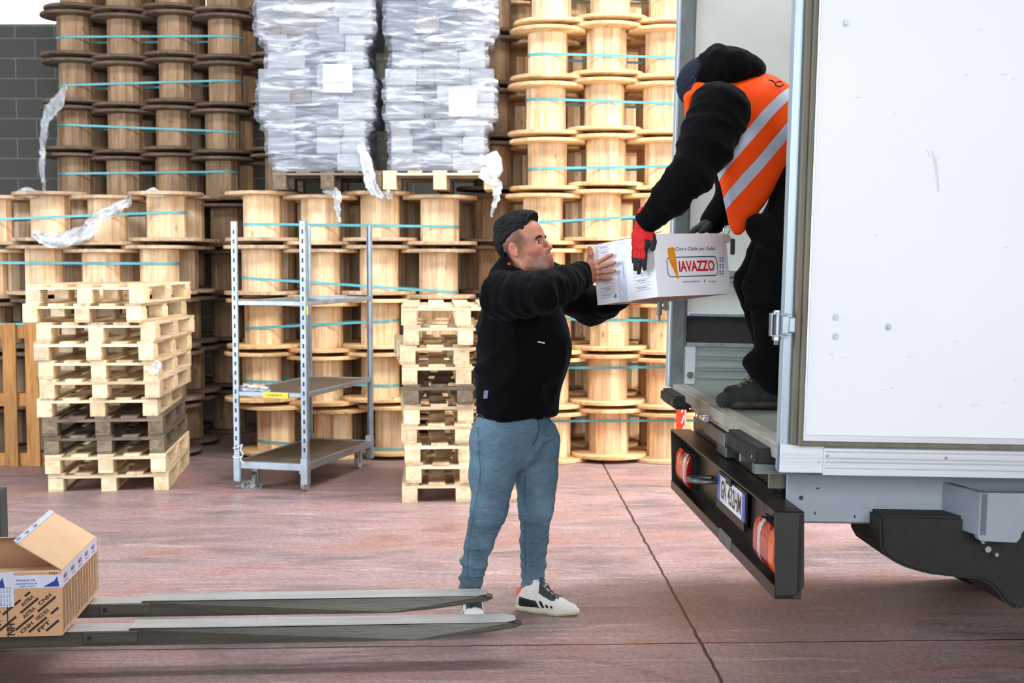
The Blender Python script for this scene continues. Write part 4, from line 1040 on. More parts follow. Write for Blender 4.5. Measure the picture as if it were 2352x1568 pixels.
pl = MB().box((.044, .70, .555), (.048, 1.22, .665)); po = pl.build('licence_plate', M['plate_white'], bpo, .001)
for q_ in ((1.17, 1.22), (.70, .738)): MB().box((.0435, q_[0], .555), (.0445, q_[1], .665)).build('blue_band', M['plate_blue'], po)
MB().box((.049, .69, .545), (.06, 1.23, .675)).box((.042, .69, .520), (.06, 1.23, .553)).build('plate_holder', M['plate_black'], po, .002)
tx = MB()
put_text(tx, 'GN', (.0432, 1.095, .612), (0, -1, 0), (0, 0, 1), .10, .078, bold=.018); put_text(tx, '432HM', (.0432, .882, .612), (0, -1, 0), (0, 0, 1), .255, .078, bold=.018); tx.build('plate_print', M['plate_black'], po)
ty = MB(); put_text(ty, 'I', (.0430, 1.195, .575), (0, -1, 0), (0, 0, 1), .006, .02, bold=.02); ty.build('plate_print', M['plate_white'], po)
MB().box((.034, .93, .655), (.052, 1.02, .690)).build('plate_lamp', M['plate_black'], bpo, .004)
MB().tube([(.07, 1.38, .60), (.02, 1.37, .60), (-.03, 1.40, .60), (-.045, 1.44, .60), (-.03, 1.48, .60), (.02, 1.50, .60), (.07, 1.49, .60)], .011, 10).build('tow_eye', M['galv'], bpo, 0, True)
MB().box((-.006, .70, .436), (.002, .92, .490)).build('step_plate', M['galv_dark'], bpo, .002)
cs = MB()
for (v_, z_, r_) in ((.50, .655, .012), (.53, .675, .006), (.47, .635, .006), (.46, .675, .005), (.56, .64, .005)): cs.add([(.0715, v_ + r_ * math.cos(i * .785), z_ + r_ * 1.3 * math.sin(i * .785)) for i in range(8)], [tuple(range(8))])
cs.build('cut_outs', M['plate_black'], bpo)
# rubber dock buffers
for v0, v1 in ((.10, .62), (1.80, 2.22)):
    r_ = MB().box((-.058, v0, .870), (.03, v1, .934)); ro = r_.build('dock_buffer', M['rubber'], tk, .012)
    n_ = 4; g = MB()
    for i in range(n_):
        vv = v0 + .07 + (v1 - v0 - .1) * i / (n_ - 1) - .02; g.box((-.0588, vv, .885), (-.0578, vv + .014, .92))
    g.build('bolt_recess', M['plate_black'], ro)
    MB().cyl((-.0595, v0 + .055, .897), (-.055, v0 + .055, .897), .006, 10).build('bolt', M['silver'], ro)
# ramp latch on far post
MB().cyl((-.075, TWd + .0, 1.39), (-.075, TWd + .0, 1.30), .014, 10).cyl((-.075, TWd, 1.30), (-.075, TWd, 1.27), .007, 8).box((-.075, TWd - .004, 1.33), (-.02, TWd + .004, 1.345)).box((-.055, TWd - .01, 1.325), (-.035, TWd + .01, 1.385)).build('hinge', M['galv_dark'], tk, .002)
# far door folded back along the far side
MB().box((.08, TWd + .04, dz0), (1.2, TWd + .08, dz1)).build('rear_door', M['truck_white'], tk)

# ------------------------------------------------------------------ white carton between the two men
bM = Vector((.592, 5.30, 1.4287)); ba = Vector((-.225, .296, -.044)); bb = Vector((.339, .259, .007)); bc = Vector((-.021, .021, .256))
ea = ba.normalized(); eb = (bb - ea * bb.dot(ea)).normalized(); ec = eb.cross(ea) * 1.0
if ec.dot(bc) < 0: ec = -ec
La, Lb, Lc = ba.length, bb.length, bc.length
bx = thing('white_carton', 'white printed carton with an orange cone and red lettering passed between the two men', 'cardboard box',
           matrix=Matrix(((eb.x, ea.x, ec.x, bM.x), (eb.y, ea.y, ec.y, bM.y), (eb.z, ea.z, ec.z, bM.z), (0, 0, 0, 1))))
# local: x along right face (0..Lb), y along left face (0..La), z up
wl = MB().box((0, 0, 0), (Lb, .004, Lc)).box((0, La - .004, 0), (Lb, La, Lc)).box((0, .004, 0), (.004, La - .004, Lc)).box((Lb - .004, .004, 0), (Lb, La - .004, Lc))
wo = wl.build('carton_walls', M['box_white'], bx)
MB().box((.004, .004, .001), (Lb - .004, La - .004, .005)).build('bottom', M['box_brown'], bx)
MB().box((.004, .004, Lc - .006), (Lb - .004, La - .004, Lc - .002)).build('flap', M['box_brown'], bx)
MB().quad((-.001, La * .05, Lc), (-.001, La * .92, Lc), (.09, La * .9, Lc + .006), (.09, La * .1, Lc + .012), .003).build('flap', M['box_brown'], bx)
MB().box((-.0012, La * .47, .0), (0, La * .62, Lc)).box((-.0012, La * .47, -.0012), (.06, La * .62, 0)).build('clear_tape', M['tape'], bx)
def fx(px, py):   # photo point of the right face -> local x,z
    r = P(px, py, 5) - Vector((0, 0, CAMH)); n_ = ea; t_ = (bM - Vector((0, 0, CAMH))).dot(n_) / r.dot(n_); q = wm(bx).inverted() @ (Vector((0, 0, CAMH)) + r * t_); return q.x, q.z
def lx(px, py):
    r = P(px, py, 5) - Vector((0, 0, CAMH)); n_ = eb; t_ = (bM - Vector((0, 0, CAMH))).dot(n_) / r.dot(n_); q = wm(bx).inverted() @ (Vector((0, 0, CAMH)) + r * t_); return q.y, q.z
fr_ = MB(); x0, z1 = fx(1530, 590); x1, z0 = fx(1650, 633); R_ = .02; outer = []; inner = []
for cx, cz, a0 in ((x1 - R_, z1 - R_, 0), (x0 + R_, z1 - R_, 90), (x0 + R_, z0 + R_, 180), (x1 - R_, z0 + R_, 270)):
    for i in range(7):
        a = math.radians(a0 + i * 15); outer.append((cx + R_ * math.cos(a), -.0006, cz + R_ * math.sin(a))); inner.append((cx + (R_ - .004) * math.cos(a), -.0006, cz + (R_ - .004) * math.sin(a)))
n_ = len(outer); fr_.add(outer + inner, [(i, (i + 1) % n_, n_ + (i + 1) % n_, n_ + i) for i in range(n_)])
a_, b_ = fx(1598, 572); c_, d_ = fx(1645, 572)
put_text(fr_, 'Coni e Cialde per Gelati', (a_, -.0006, b_), (1, 0, 0), (0, 0, 1), (c_ - a_) * 1.95, .021, shear=.35, bold=.012)
a_, b_ = fx(1588, 646); put_text(fr_, 'www.coniiavazzo.it', (a_, -.0006, b_), (1, 0, 0), (0, 0, 1), .10, .009, bold=.01)
a_, b_ = fx(1618, 645); put_text(fr_, 'f', (a_, -.0006, b_), (1, 0, 0), (0, 0, 1), .008, .013, bold=.03); a_, b_ = fx(1637, 646); put_text(fr_, 'iavazzo', (a_, -.0006, b_), (1, 0, 0), (0, 0, 1), .045, .01)
fr_.build('logo_frame', M['print_navy'], wo)
rd = MB(); xa, za = fx(1559, 631 - 21); xb, zb_ = fx(1641, 611); xm, zm = (xa + xb) / 2, (za + zb_) / 2; put_text(rd, 'IAVAZZO', (xm, -.0008, zm), (1, 0, 0), (0, 0, 1), xb - xa, .046, bold=.03); rd.build('red_lettering', M['print_red'], wo)
cn = MB(); p0 = Vector(fx(1532, 573)).to_3d(); p1 = Vector(fx(1549, 571)).to_3d(); p2 = Vector(fx(1559, 641)).to_3d(); 
cn.add([(p0.x, -.0011, p0.y), (p0.x + .006, -.0011, p0.y + .006), ((p0.x + p1.x) / 2, -.0011, p0.y + .009), (p1.x - .004, -.0011, p1.y + .006), (p1.x, -.0011, p1.y), (p1.x + .004, -.0011, p1.y - .05), (p2.x, -.0011, p2.y), (p2.x - .006, -.0011, p2.y), (p0.x + .008, -.0011, p0.y - .05)], [tuple(range(9))]); cn.build('cone_picture', M['cone'], wo)
gp = MB(); rnd = random.Random(4)
for yy in range(3):   # small printed symbols at the right edge
    for q in range(2):
        for rr in range(2):
            x_, z_ = fx(1654 + q * 6, 593 + yy * 15 + rr * 6); gp.add([(x_ - .004, -.0006, z_ - .004), (x_ + .004, -.0006, z_ - .004), (x_ + .004, -.0006, z_ + .004), (x_ - .004, -.0006, z_ + .004)], [(0, 1, 2, 3)])
def lpanel(xa, xb, ys, off):  # text tables on the left face
    for i, yy in enumerate(ys):
        a, z = lx(xa + i * off, yy); b, zq = lx(xb + i * off, yy - (xb - xa) * .21); 
        for dz, hh in ((0, .0012), (-.0165, .0012)):
            gp.add([(-.0006, a, z + dz), (-.0006, b, zq + dz), (-.0006, b, zq + dz + hh), (-.0006, a, z + dz + hh)], [(0, 1, 2, 3)])
        c = Vector((-.0006, (a + b) / 2, (z + zq) / 2 - .006)); put_text(gp, 'CONO GELATO', c, (0, -1, 0), (0, 0, 1), abs(a - b) * .6, .0055, bold=.03); put_text(gp, 'n. 120', c - Vector((0, 0, .0072)), (0, -1, 0), (0, 0, 1), abs(a - b) * .16, .004)
lpanel(1452, 1488, [597, 613, 629, 645, 661], 1.3); lpanel(1376, 1409, [648, 663, 678], 1.2); lpanel(1372, 1403, [568, 580], 1)
a, z = lx(1432, 618); put_text(gp, 'INGREDIENTI', (-.0014, a, z), (0, 0, -1), (0, -1, 0), .07, .008, bold=.02); gp.build('small_print', M['print_grey'], wo)
a, z = lx(1414, 680); q = MB().add([(-.0007, a + .009 * math.cos(i * .5236), z + .009 * math.sin(i * .5236) * (1.3 if i == 3 else 1)) for i in range(12)], [tuple(range(12))]); q.build('blue_mark', M['sky_print'], wo)
# ------------------------------------------------------------------ people
def A3(v): return np.array(v, float)
def head_geo(h=.0026):
    """head in its own frame: +x face, +y left, +z up, origin between the ears"""
    V = Vol((-.125, -.105, -.22), (.145, .105, .15), h)
    V.ell((-.012, 0, .045), (.100, .076, .086)); V.ell((.034, 0, -.018), (.057, .057, .088), k=.03)
    V.ell((.02, 0, .05), (.072, .066, .062), k=.03)
    for s in (-1, 1):
        V.cap((-.004, s * .056, -.045), (.010, s * .053, -.078), .020, .018, .03)
        V.cap((.010, s * .053, -.078), (.068, s * .016, -.108), .019, .020, .03)
        V.ell((.060, s * .040, -.026), (.024, .020, .020), k=.03)
    V.ell((.080, 0, -.106), (.022, .024, .019), k=.02)
    V.cap((.060, 0, -.08), (.055, 0, -.06), .045, .045, .02)
    V.cap((.076, -.034, .027), (.084, 0, .022), .0125, .011, .016); V.cap((.076, .034, .027), (.084, 0, .022), .0125, .011, .016)
    for s in (-1, 1): V.ell((.098, s * .033, .003), (.020, .019, .013), k=.012, op='sub')
    for s in (-1, 1): V.ell((.071, s * .0325, .002), (.0145, .0155, .0125), k=.004)
    V.chain([(.086, 0, .020), (.101, 0, -.006), (.1145, 0, -.031)], [.0080, .0085, .0100], .009)
    for s in (-1, 1): V.ell((.099, s * .0125, -.038), (.010, .0085, .0085), k=.007)
    for s in (-1, 1): V.ell((.107, s * .007, -.0455), (.005, .004, .004), k=.002, op='sub')
    V.ell((.092, 0, -.066), (.017, .026, .018), k=.012)
    V.cap((.094, -.020, -.067), (.1075, 0, -.0640), .0045, .0062, .006); V.cap((.094, .020, -.067), (.1075, 0, -.0640), .0045, .0062, .006)
    V.cap((.093, -.017, -.0765), (.105, 0, -.0785), .0050, .0070, .005); V.cap((.093, .017, -.0765), (.105, 0, -.0785), .0050, .0070, .005)
    for s in (-1, 1):
        ax = ((.92, 0, .38), (0, s * 1.0, 0), (-.38, 0, .92)); t = math.radians(24)
        e1 = np.array([.35, s * .55, 0]); e1 = np.array([-math.cos(t), s * math.sin(t), 0]); e2 = np.array([math.sin(t) * 1.0, s * math.cos(t), 0]); e3 = np.array([-.15, 0, .99])
        e1 = e1 - e3 * (e1 @ e3); e1 /= np.linalg.norm(e1); e2 = np.cross(e3, e1)
        V.ell((-.014, s * .082, -.004), (.019, .0065, .033), (e1, e2, e3), k=.006)
        eo = e2 if e2[1] * s > 0 else -e2; V.ell(A3((-.012, s * .082, .001)) + eo * .0085, (.0130, .0100, .0220), (e1, e2, e3), k=.002, op='sub')
        V.ell((-.006, s * .080, -.012), (.006, .006, .008), k=.003)
    V.chain([(-.018, 0, -.03), (-.030, 0, -.12), (-.045, 0, -.21)], [.060, .057, .066], .03)
    vs, fs = V.geo(); return smooth_geo(vs, fs, 1, .4), fs
def head_mats(vs, fs, eye_off=0.0):
    c = vs[fs].mean(1); x, y, z = c.T; mi = np.zeros(len(fs), int); ay = np.abs(y)
    lip = (z < -.0595) & (z > -.083) & (x > .0935) & (ay < .019); mi[lip] = 3
    eye = (x > .074) & (ay > .019) & (ay < .046) & (np.abs(z - .001) < .0060 - .0035 * ((ay - .0325) / .0135) ** 2)
    mi[eye] = 5; mi[eye & (np.abs(ay - .0325) < .0062)] = 6
    return mi
def sm(a, b, v): t = np.clip((v - a) / (b - a), 0, 1); return t * t * (3 - 2 * t)
def head_tone(vs):
    """how much short hair shows in the skin, and how red it is"""
    x, y, z = vs.T; ay = np.abs(y); nz = vnoise(vs, 60, .006)
    fade = sm(.052, .030, x + nz + (z - .03) * .25) * sm(-.012, .03, z + nz - .25 * np.clip(x, -.1, .05)) * .75
    backn = sm(-.028, -.050, x) * sm(-.10, -.05, z) * .85
    burn = sm(.030, .016, x + nz) * sm(-.004, .004, x) * sm(-.065, -.04, z) * (ay > .05) * .45
    jaw = sm(-.045, -.075, z + nz) * sm(-.145, -.12, z) * sm(.0, .03, x) * .48
    goat = sm(.050, .066, x) * sm(-.083, -.092, z) * sm(-.135, -.118, z) * sm(.034, .020, ay) * .85
    mous = sm(-.048, -.053, z) * sm(-.064, -.058, z) * sm(.080, .090, x) * sm(.032, .024, ay) * .8
    side = sm(-.050, -.056, z) * sm(-.095, -.088, z) * sm(.076, .083, x) * sm(.018, .021, ay) * sm(.032, .027, ay) * .5
    st = np.maximum.reduce([fade, backn, burn, jaw, goat, mous, side]); st *= 1 - sm(.0775, .080, ay) * (x < .012) * (x > -.045) * (z > -.045) * (z < .035)
    bl = np.maximum.reduce([sm(.0785, .084, ay) * (x < .012) * (x > -.045) * .5, sm(.098, .108, x) * (z > -.05) * .35, sm(.045, .06, x) * sm(.02, .035, ay) * sm(-.055, -.035, z) * sm(-.005, -.02, z) * .3])
    return st, bl
def paint(o, tones, n):
    for nm, q in zip(('stubble', 'blush'), tones):
        a = o.data.attributes.new(nm, 'FLOAT', 'POINT'); full = np.zeros(len(o.data.vertices), np.float32); full[:n] = q; a.data.foreach_set('value', full)
def hand_geo(bend, spread, thumb, h=.0022, thick=1.0, side=1, wl=.05):
    """hand frame: +x fingers, +y thumb side, +z back of the hand, origin at the wrist"""
    V = Vol((-.08, -.085, -.10), (.225, .135, .07), h); kn = [(.088, .033), (.094, .011), (.090, -.011), (.080, -.031)]
    ln = [(.043, .026, .021), (.048, .030, .022), (.044, .028, .021), (.034, .021, .019)]; rr = [.0095, .0098, .0093, .0083]
    V.chain([(-wl, 0, 0), (0, 0, 0)], [.027, .025], .01, ((0, 1, 0), 1.22))
    for (x, y), q in zip(kn, (0, 1, 2, 3)):
        V.chain([(.004, y * .55, .0), (x * .55, y * .9, .002), (x - .004, y, .001)], [.0165 * thick, .0150 * thick, .0120 * thick], .014)
        V.ell((x, y, .0035), (.0115 * thick, .0105 * thick, .0105 * thick), k=.006)
    V.cap((.02, -.012, -.006), (.06, -.014, -.006), .017, .014, .015); V.cap((.015, .020, -.006), (.055, .028, -.006), .019, .015, .014)
    tips = []
    for q in range(4):
        x, y = kn[q]; p = A3((x, y, 0)); ang = bend[q] if isinstance(bend[q], (tuple, list)) else (bend[q], bend[q], bend[q] * .6); sp = spread[q]; a = 0
        pts = [p]; 
        for j in range(3):
            a += ang[j]; d = A3((math.cos(a) * math.cos(sp), math.cos(a) * math.sin(sp), -math.sin(a))); p = p + d * ln[q][j]; pts.append(p)
        r = rr[q] * thick; V.chain(pts, [r * 1.05, r, r * .93, r * .80], .0035)
        V.ell(pts[1], (r * 1.08,) * 3, k=.003); tips.append(pts[-1])
    tp = [A3(t) for t in thumb]; V.chain(tp, [.0185 * thick, .0135 * thick, .0118 * thick, .0095 * thick], .010)
    vs, fs = V.geo(); vs = smooth_geo(vs, fs, 1, .35)
    return vs, fs
def merge(parts):
    V, F_, I = [], [], []; b = 0
    for vs, fs, mi in parts: V.append(vs); F_.append(fs + b); I.append(mi); b += len(vs)
    return np.concatenate(V), np.concatenate(F_), np.concatenate(I)
def shoe_geo(L=.29, h=.0022, boot=False):
    V = Vol((-.06, -.08, -.02), (L + .04, .08, .16 if boot else .15), h); s = L / .29
    V.chain([(.03 * s, 0, .045), (.075 * s, 0, .052), (.13 * s, -.002, .048), (.19 * s, -.004, .036), (.248 * s, .0, .026)], [.036, .037, .037, .036, .027], .02, ((0, 1, 0), 1.12))
    V.chain([(.035 * s, 0, .06), (.055 * s, 0, .105)], [.034, .034], .02); V.chain([(.06 * s, 0, .09), (.12 * s, 0, .07)], [.032, .030], .02)
    if boot: V.chain([(.045 * s, 0, .09), (.04 * s, 0, .13)], [.040, .043], .02); V.chain([(.07, 0, .10), (.135, 0, .078), (.19, 0, .052)], [.036, .034, .034], .02); V.ell((.245, 0, .036), (.046, .044, .034), k=.02)
    else:
        V.chain([(.098, 0, .085), (.088, 0, .138)], [.030, .020], .02, ((0, 1, 0), 1.2)); V.ell((.046, 0, .128), (.034, .025, .034), k=.008, op='sub')
    V.cut((0, 0, .014), (0, 0, -1)); vs, fs = V.geo()
    S = Vol((-.06, -.08, -.02), (L + .04, .08, .06), h)
    S.chain([(.028 * s, 0, .02), (.09 * s, 0, .018), (.18 * s, -.003, .018), (.25 * s, 0, .02)], [.042, .038, .044, .036], .02, ((0, 0, 1), .55)); S.cut((0, 0, .0), (0, 0, -1)); S.cut((0, 0, .032), (0, 0, 1))
    vo, fo = S.geo(); return (smooth_geo(vs, fs, 1), fs), (smooth_geo(vo, fo, 1), fo)
def cloth_finish(vs, fs, amp=.006, scale=7, stretch=(1, 1, 1), ridge=.004, rs=9, seed=0):
    n = vnorm(vs, fs); d = vnoise(vs, scale, amp, stretch, False, seed) + vnoise(vs, rs, ridge, stretch, True, seed + 5); return vs + n * d[:, None]

# ============================================================ the man standing on the floor
man = thing('person', 'person in black fleece jacket and light blue jeans standing, handing over the white carton', 'person', (.03, 5.65, 0))
fd = Vector((.82, -.57, 0)); rt = Vector((-.57, -.82, 0))
pelv = P(1184, 985, 5.65); chest = P(1200, 730, 5.66); neck = P(1188, 622, 5.64)
hipR = P(1136, 1010, 5.58); hipL = P(1232, 1010, 5.72)
kneR = P(1124, 1172, 5.54); kneL = P(1231, 1168, 5.70); ankR = P(1080, 1352, 5.70); ankL = P(1224, 1346, 5.84)
shR = P(1154, 680, 5.48); shL = P(1258, 655, 5.80)
elR = Vector((.125, 5.33, 1.445)); wrR = P(1338, 632, 5.60); elL = Vector((.36, 5.94, 1.365)); wrL = Vector((.488, 5.775, 1.425))
# --- jacket
J = Vol((-.36, 5.05, .82), (.62, 6.15, 1.62), .0072)
def tw(p, w_, dpt, p2, w2, d2, k=.05):  # torso slab: wide along rt, deep along fd
    J.cap(p, p2, dpt, d2, k, (rt, w_))
t0 = P(1190, 930, 5.66); t1 = P(1195, 850, 5.66); t2 = P(1200, 760, 5.665); t3 = P(1198, 680, 5.66); t4 = P(1188, 640, 5.64)
J.cap(t0, t1, .160, .160, .05, (rt, 1.25)); J.cap(t1, t2, .160, .160, .05, (rt, 1.22)); J.cap(t2, t3, .158, .142, .05, (rt, 1.28)); J.cap(t3, t4, .130, .078, .05, (rt, 1.30))
J.ell(P(1245, 800, 5.62), (.115, .13, .15), k=.06)
J.chain([shR, shR.lerp(elR, .5), elR], [.077, .073, .063], .05); J.chain([elR, elR.lerp(wrR, .5), wrR], [.066, .058, .046], .03)
J.chain([shL, elL], [.09, .070], .05); J.chain([elL, wrL], [.070, .050], .03)
J.chain([shR, t4], [.070, .064], .05); J.chain([shL, t4], [.085, .075], .05)
J.chain([P(1186, 640, 5.62), P(1190, 606, 5.60)], [.085, .080], .03)          # collar
for a, b, r in ((P(1120, 690, 5.44), P(1175, 705, 5.42), .010), 
                (P(1112, 790, 5.56), P(1165, 745, 5.48), .010), (P(1105, 850, 5.56), P(1155, 800, 5.48), .010), (P(1112, 880, 5.56), P(1160, 835, 5.50), .010)): J.cap(a, b, r, r * .5, .03)
J.ell(P(1204, 592, 5.56), (.082, .078, .055), k=.008, op='sub')
J.ell(P(1240, 618, 5.48), (.055, .075, .048), k=.01, op='sub')
J.cut(P(1184, 952, 5.65), (.0, 0, -1)); J.cut(wrR + (wrR - elR).normalized() * .0, wrR - elR, wrR - Vector((.08, .08, .08)), wrR + Vector((.09, .09, .09)))
hb = hipR
jv, jf = J.geo(); jv = smooth_geo(jv, jf, 1); jv = cloth_finish(jv, jf, .006, 6, (1, 1, 1), .009, 9, 3)
jv = folds(jv, jf, elR - shR, .009, 9, near(jv, shR, elR, .10, .16), 1); jv = folds(jv, jf, wrR - elR, .009, 11, near(jv, elR, wrR, .08, .12), 2); jv = folds(jv, jf, wrL - elL, .009, 10, near(jv, elL, wrL, .08, .12), 4)
jv = folds(jv, jf, (.5, 0, .86), .008, 6, near(jv, P(1100, 720, 5.5), P(1090, 930, 5.6), .12, .26), 5)
jk = geo_obj('jacket', jv, jf, M['black_cloth'], man)
hem = Vol((-.36, 5.3, .84), (.36, 6.0, 1.0), .007); hem.cap(P(1189, 944, 5.66), P(1189, 950, 5.66), .160, .154, .02, (rt, 1.25)); hem.cut(P(1184, 957, 5.65), (.12, 0, -1)); hem.cut(P(1184, 925, 5.65), (0, 0, 1))
a, b = hem.geo(); geo_obj('hem_band', smooth_geo(a, b, 1), b, M['black_cloth'], jk)
w = MB(); w.cyl(wrR - (wrR - elR).normalized() * .03, wrR + (wrR - elR).normalized() * .004, .049, 20, 0, .043); w.build('cuff', M['black_cloth'], jk, .005, True, world=True)
cd = P(1242, 786, 5.0); 
def surf(px, py, arr=None, near=None):
    """point of a cloth mesh first met by the ray through a place in the photograph"""
    arr = jv if arr is None else arr; d = (P(px, py, 5) - Vector((0, 0, CAMH))).normalized(); d = A3(d); o = A3((0, 0, CAMH)); r = arr - o; t = r @ d; dist = np.linalg.norm(r - t[:, None] * d, axis=1)
    m_ = dist < .012; i = np.argmin(np.where(m_, t, 99)); return Vector(o + d * (t[i] - .003))
tg = MB(); c = surf(1243, 786); put_text(tg, 'HERCASE', c - Vector((0, .002, 0)), (1, -.0, -.18), (.18, 0, 1), .030, .0055, bold=.05); tg.build('chest_print', M['paper'], jk, world=True)
c = surf(1115, 905); MB().quad(c + Vector((-.010, 0, -.018)), c + Vector((.008, -.004, -.018)), c + Vector((.012, -.004, .016)), c + Vector((-.006, 0, .016)), .002).build('hem_label', M['print_grey'], jk, world=True)
c = surf(1169, 606); MB().quad(c + Vector((-.006, -.002, -.003)), c + Vector((.006, -.002, -.005)), c + Vector((.006, -.002, .004)), c + Vector((-.006, -.002, .005)), .002).build('collar_tab', M['print_red'], jk, world=True)
# --- jeans
T = Vol((-.36, 5.25, .08), (.36, 6.05, 1.02), .0066)
T.cap(P(1182, 955, 5.66), P(1184, 1000, 5.65), .128, .125, .05, (rt, 1.36)); T.cap(P(1184, 1000, 5.65), P(1186, 1030, 5.65), .122, .10, .05, (rt, 1.35)); T.ell(P(1140, 1000, 5.68), (.11, .10, .10), k=.05)
mR = hipR.lerp(kneR, .5); mL = hipL.lerp(kneL, .5)
T.chain([hipR, mR, kneR], [.108, .090, .071], .035); T.chain([kneR, kneR.lerp(ankR, .4) + Vector((-.012, .01, 0)), ankR], [.070, .057, .041], .02)
T.chain([hipL, mL, kneL], [.102, .088, .072], .03); T.chain([kneL, kneL.lerp(ankL, .4) + Vector((-.004, .015, 0)), ankL], [.070, .056, .042], .02)
for (px, py, Y, r) in ((1078, 1325, 5.70, .042), (1080, 1345, 5.70, .043), (1223, 1318, 5.83, .044), (1225, 1340, 5.84, .045)):
    c = P(px, py, Y); T.cap(c + Vector((-.006, 0, -.004)), c + Vector((.006, 0, .004)), r, r, .012, ((0, 0, 1), .45))
for a, b in ((P(1092, 1160, 5.52), P(1150, 1182, 5.49)), (P(1088, 1175, 5.52), P(1140, 1200, 5.50)), (P(1200, 1170, 5.66), P(1260, 1180, 5.66)), (P(1204, 1190, 5.68), P(1258, 1200, 5.68)),
             (P(1105, 1010, 5.50), P(1180, 1020, 5.50)), (P(1100, 1035, 5.50), P(1170, 1052, 5.49)), (P(1205, 1280, 5.79), P(1245, 1268, 5.80)), (P(1205, 1300, 5.79), P(1246, 1300, 5.80)), (P(1062, 1290, 5.64), P(1100, 1305, 5.66)), (P(1215, 1020, 5.56), P(1270, 1005, 5.60)), (P(1200, 1060, 5.58), P(1240, 1020, 5.57))): T.cap(a, b, .010, .006, .022)
for w_, kx in ((ankR, kneR), (ankL, kneL)): T.cut(w_ - Vector((0, 0, .012)), (0, 0, -1), w_ - Vector((.1, .1, .12)), w_ + Vector((.1, .1, .05)))
tv, tf = T.geo(); tv = smooth_geo(tv, tf, 1); tv = cloth_finish(tv, tf, .004, 8, (1, 1, 1.4), .0035, 11, 7)
lm = np.maximum(near(tv, kneR, ankR, .08, .14), near(tv, kneL, ankL, .08, .14)); tv = folds(tv, tf, (0, 0, 1), .0042, 13, .3 + .7 * lm, 12)
jn = geo_obj('jeans', tv, tf, M['denim'], man)
def seam(pts, r, nm='seam', mat='denim_dark', parent=None, arr=None):
    q = [surf(a, b, tv if arr is None else arr) for a, b in pts]; MB().tube(q, r, 5).build(nm, M[mat], parent or jn, 0, True, world=True)
seam([(1092, 948), (1097, 985), (1100, 1030), (1104, 1080), (1098, 1130), (1088, 1180), (1080, 1230), (1075, 1280), (1073, 1330)], .0012)
seam([(1207, 1090), (1206, 1150), (1205, 1210), (1206, 1270), (1207, 1320)], .0012)
seam([(1100, 950), (1108, 956), (1130, 957), (1160, 953), (1168, 948)], .0018, 'pocket_stitch')
seam([(1237, 962), (1239, 985), (1234, 1005), (1224, 1022)], .0025, 'fly_seam')
c = surf(1096, 952, tv); MB().cyl(c, c + Vector((0, -.004, 0)), .004, 10).build('rivet', M['silver'], jn, world=True)
# --- body (head, neck, hands, ankles and the limbs under the clothes)
hv, hf = head_geo(); hmi = head_mats(hv, hf)
th_, pi_ = math.radians(24), math.radians(17)
hx = Vector((math.cos(th_) * math.cos(pi_), -math.sin(th_) * math.cos(pi_), math.sin(pi_))); hup = Vector((-.28, .12, 1))
HM = frame((.052, 5.60, 1.628), hx, hup) @ Matrix.Scale(1.02, 4)
parts = [(xform(hv, HM), hf, hmi)]
fdir = -Vector(ea); nrm = -Vector(eb)   # right hand: fingers along the left face, back of the hand facing outwards
hvR, hfR = hand_geo([.10, .04, .06, .10], [.20, .03, -.09, -.20], [(.018, .022, -.004), (.042, .052, -.006), (.055, .080, -.004), (.060, .106, .002)])
HR = frame(wrR + Vector((.004, .012, 0)), fdir * 1.0 + Vector((0, 0, .10)), nrm)
# keep thumb side up
if (HR.to_3x3() @ Vector((0, 1, 0))).z < 0: hvR = hvR * np.array([1, -1, 1]); hfR = hfR[:, ::-1]
q0 = lambda p: Vector(p)
tipd = max((Vector(p) - bM).dot(-nrm) for p in xform(hvR, HR)[::7])     # depth of the palm behind the face
parts.append((xform(hvR, Matrix.Translation(nrm * (tipd + .002)) @ HR), hfR, np.zeros(len(hfR), int)))
hvL, hfL = hand_geo([.12, .1, .1, .12], [.1, .02, -.06, -.14], [(.018, .022, -.004), (.045, .050, -.010), (.065, .072, -.012), (.085, .088, -.012)])
HL = frame(wrL, (.72, .62, .10), Vector(ea)); pL = bM + Vector(ea) * La; hvL = hvL * np.array([1, -1, 1]) if (HL.to_3x3() @ Vector((0, 1, 0))).z < 0 else hvL
if (HL.to_3x3() @ Vector((0, 1, 0))).z < 0: hfL = hfL[:, ::-1]
mn = min((Vector(p) - pL).dot(Vector(ea)) for p in xform(hvL, HL)[::5]); HL = Matrix.Translation(Vector(ea) * (.002 - mn)) @ HL
parts.append((xform(hvL, HL), hfL, np.zeros(len(hfL), int)))
Bd = Vol((-.30, 5.2, .05), (.5, 6.1, 1.58), .010)
Bd.cap(P(1184, 960, 5.65), P(1198, 700, 5.65), .10, .11, .03, (rt, 1.25)); Bd.chain([P(1192, 650, 5.64), P(1188, 610, 5.62)], [.07, .055], .03)
Bd.chain([shR, elR, wrR], [.055, .045, .026], .02); Bd.chain([shL, elL, wrL], [.055, .045, .026], .02)
Bd.chain([hipR, kneR, ankR], [.085, .052, .034], .03); Bd.chain([hipL, kneL, ankL], [.085, .052, .034], .03)
Bd.chain([ankR, ankR + Vector((0, 0, -.07))], [.034, .036], .01); Bd.chain([ankL, ankL + Vector((0, 0, -.07))], [.034, .036], .01)
a, b = Bd.geo(); parts.append((a, b, np.zeros(len(b), int)))
V_, F_, I_ = merge(parts)
bo_ = geo_obj('body', V_, F_, [M['skin'], M['stubble'], M['fade'], M['lip'], M['ear'], M['eye_white'], M['eye_dark']], man, I_); paint(bo_, head_tone(hv), len(hv))
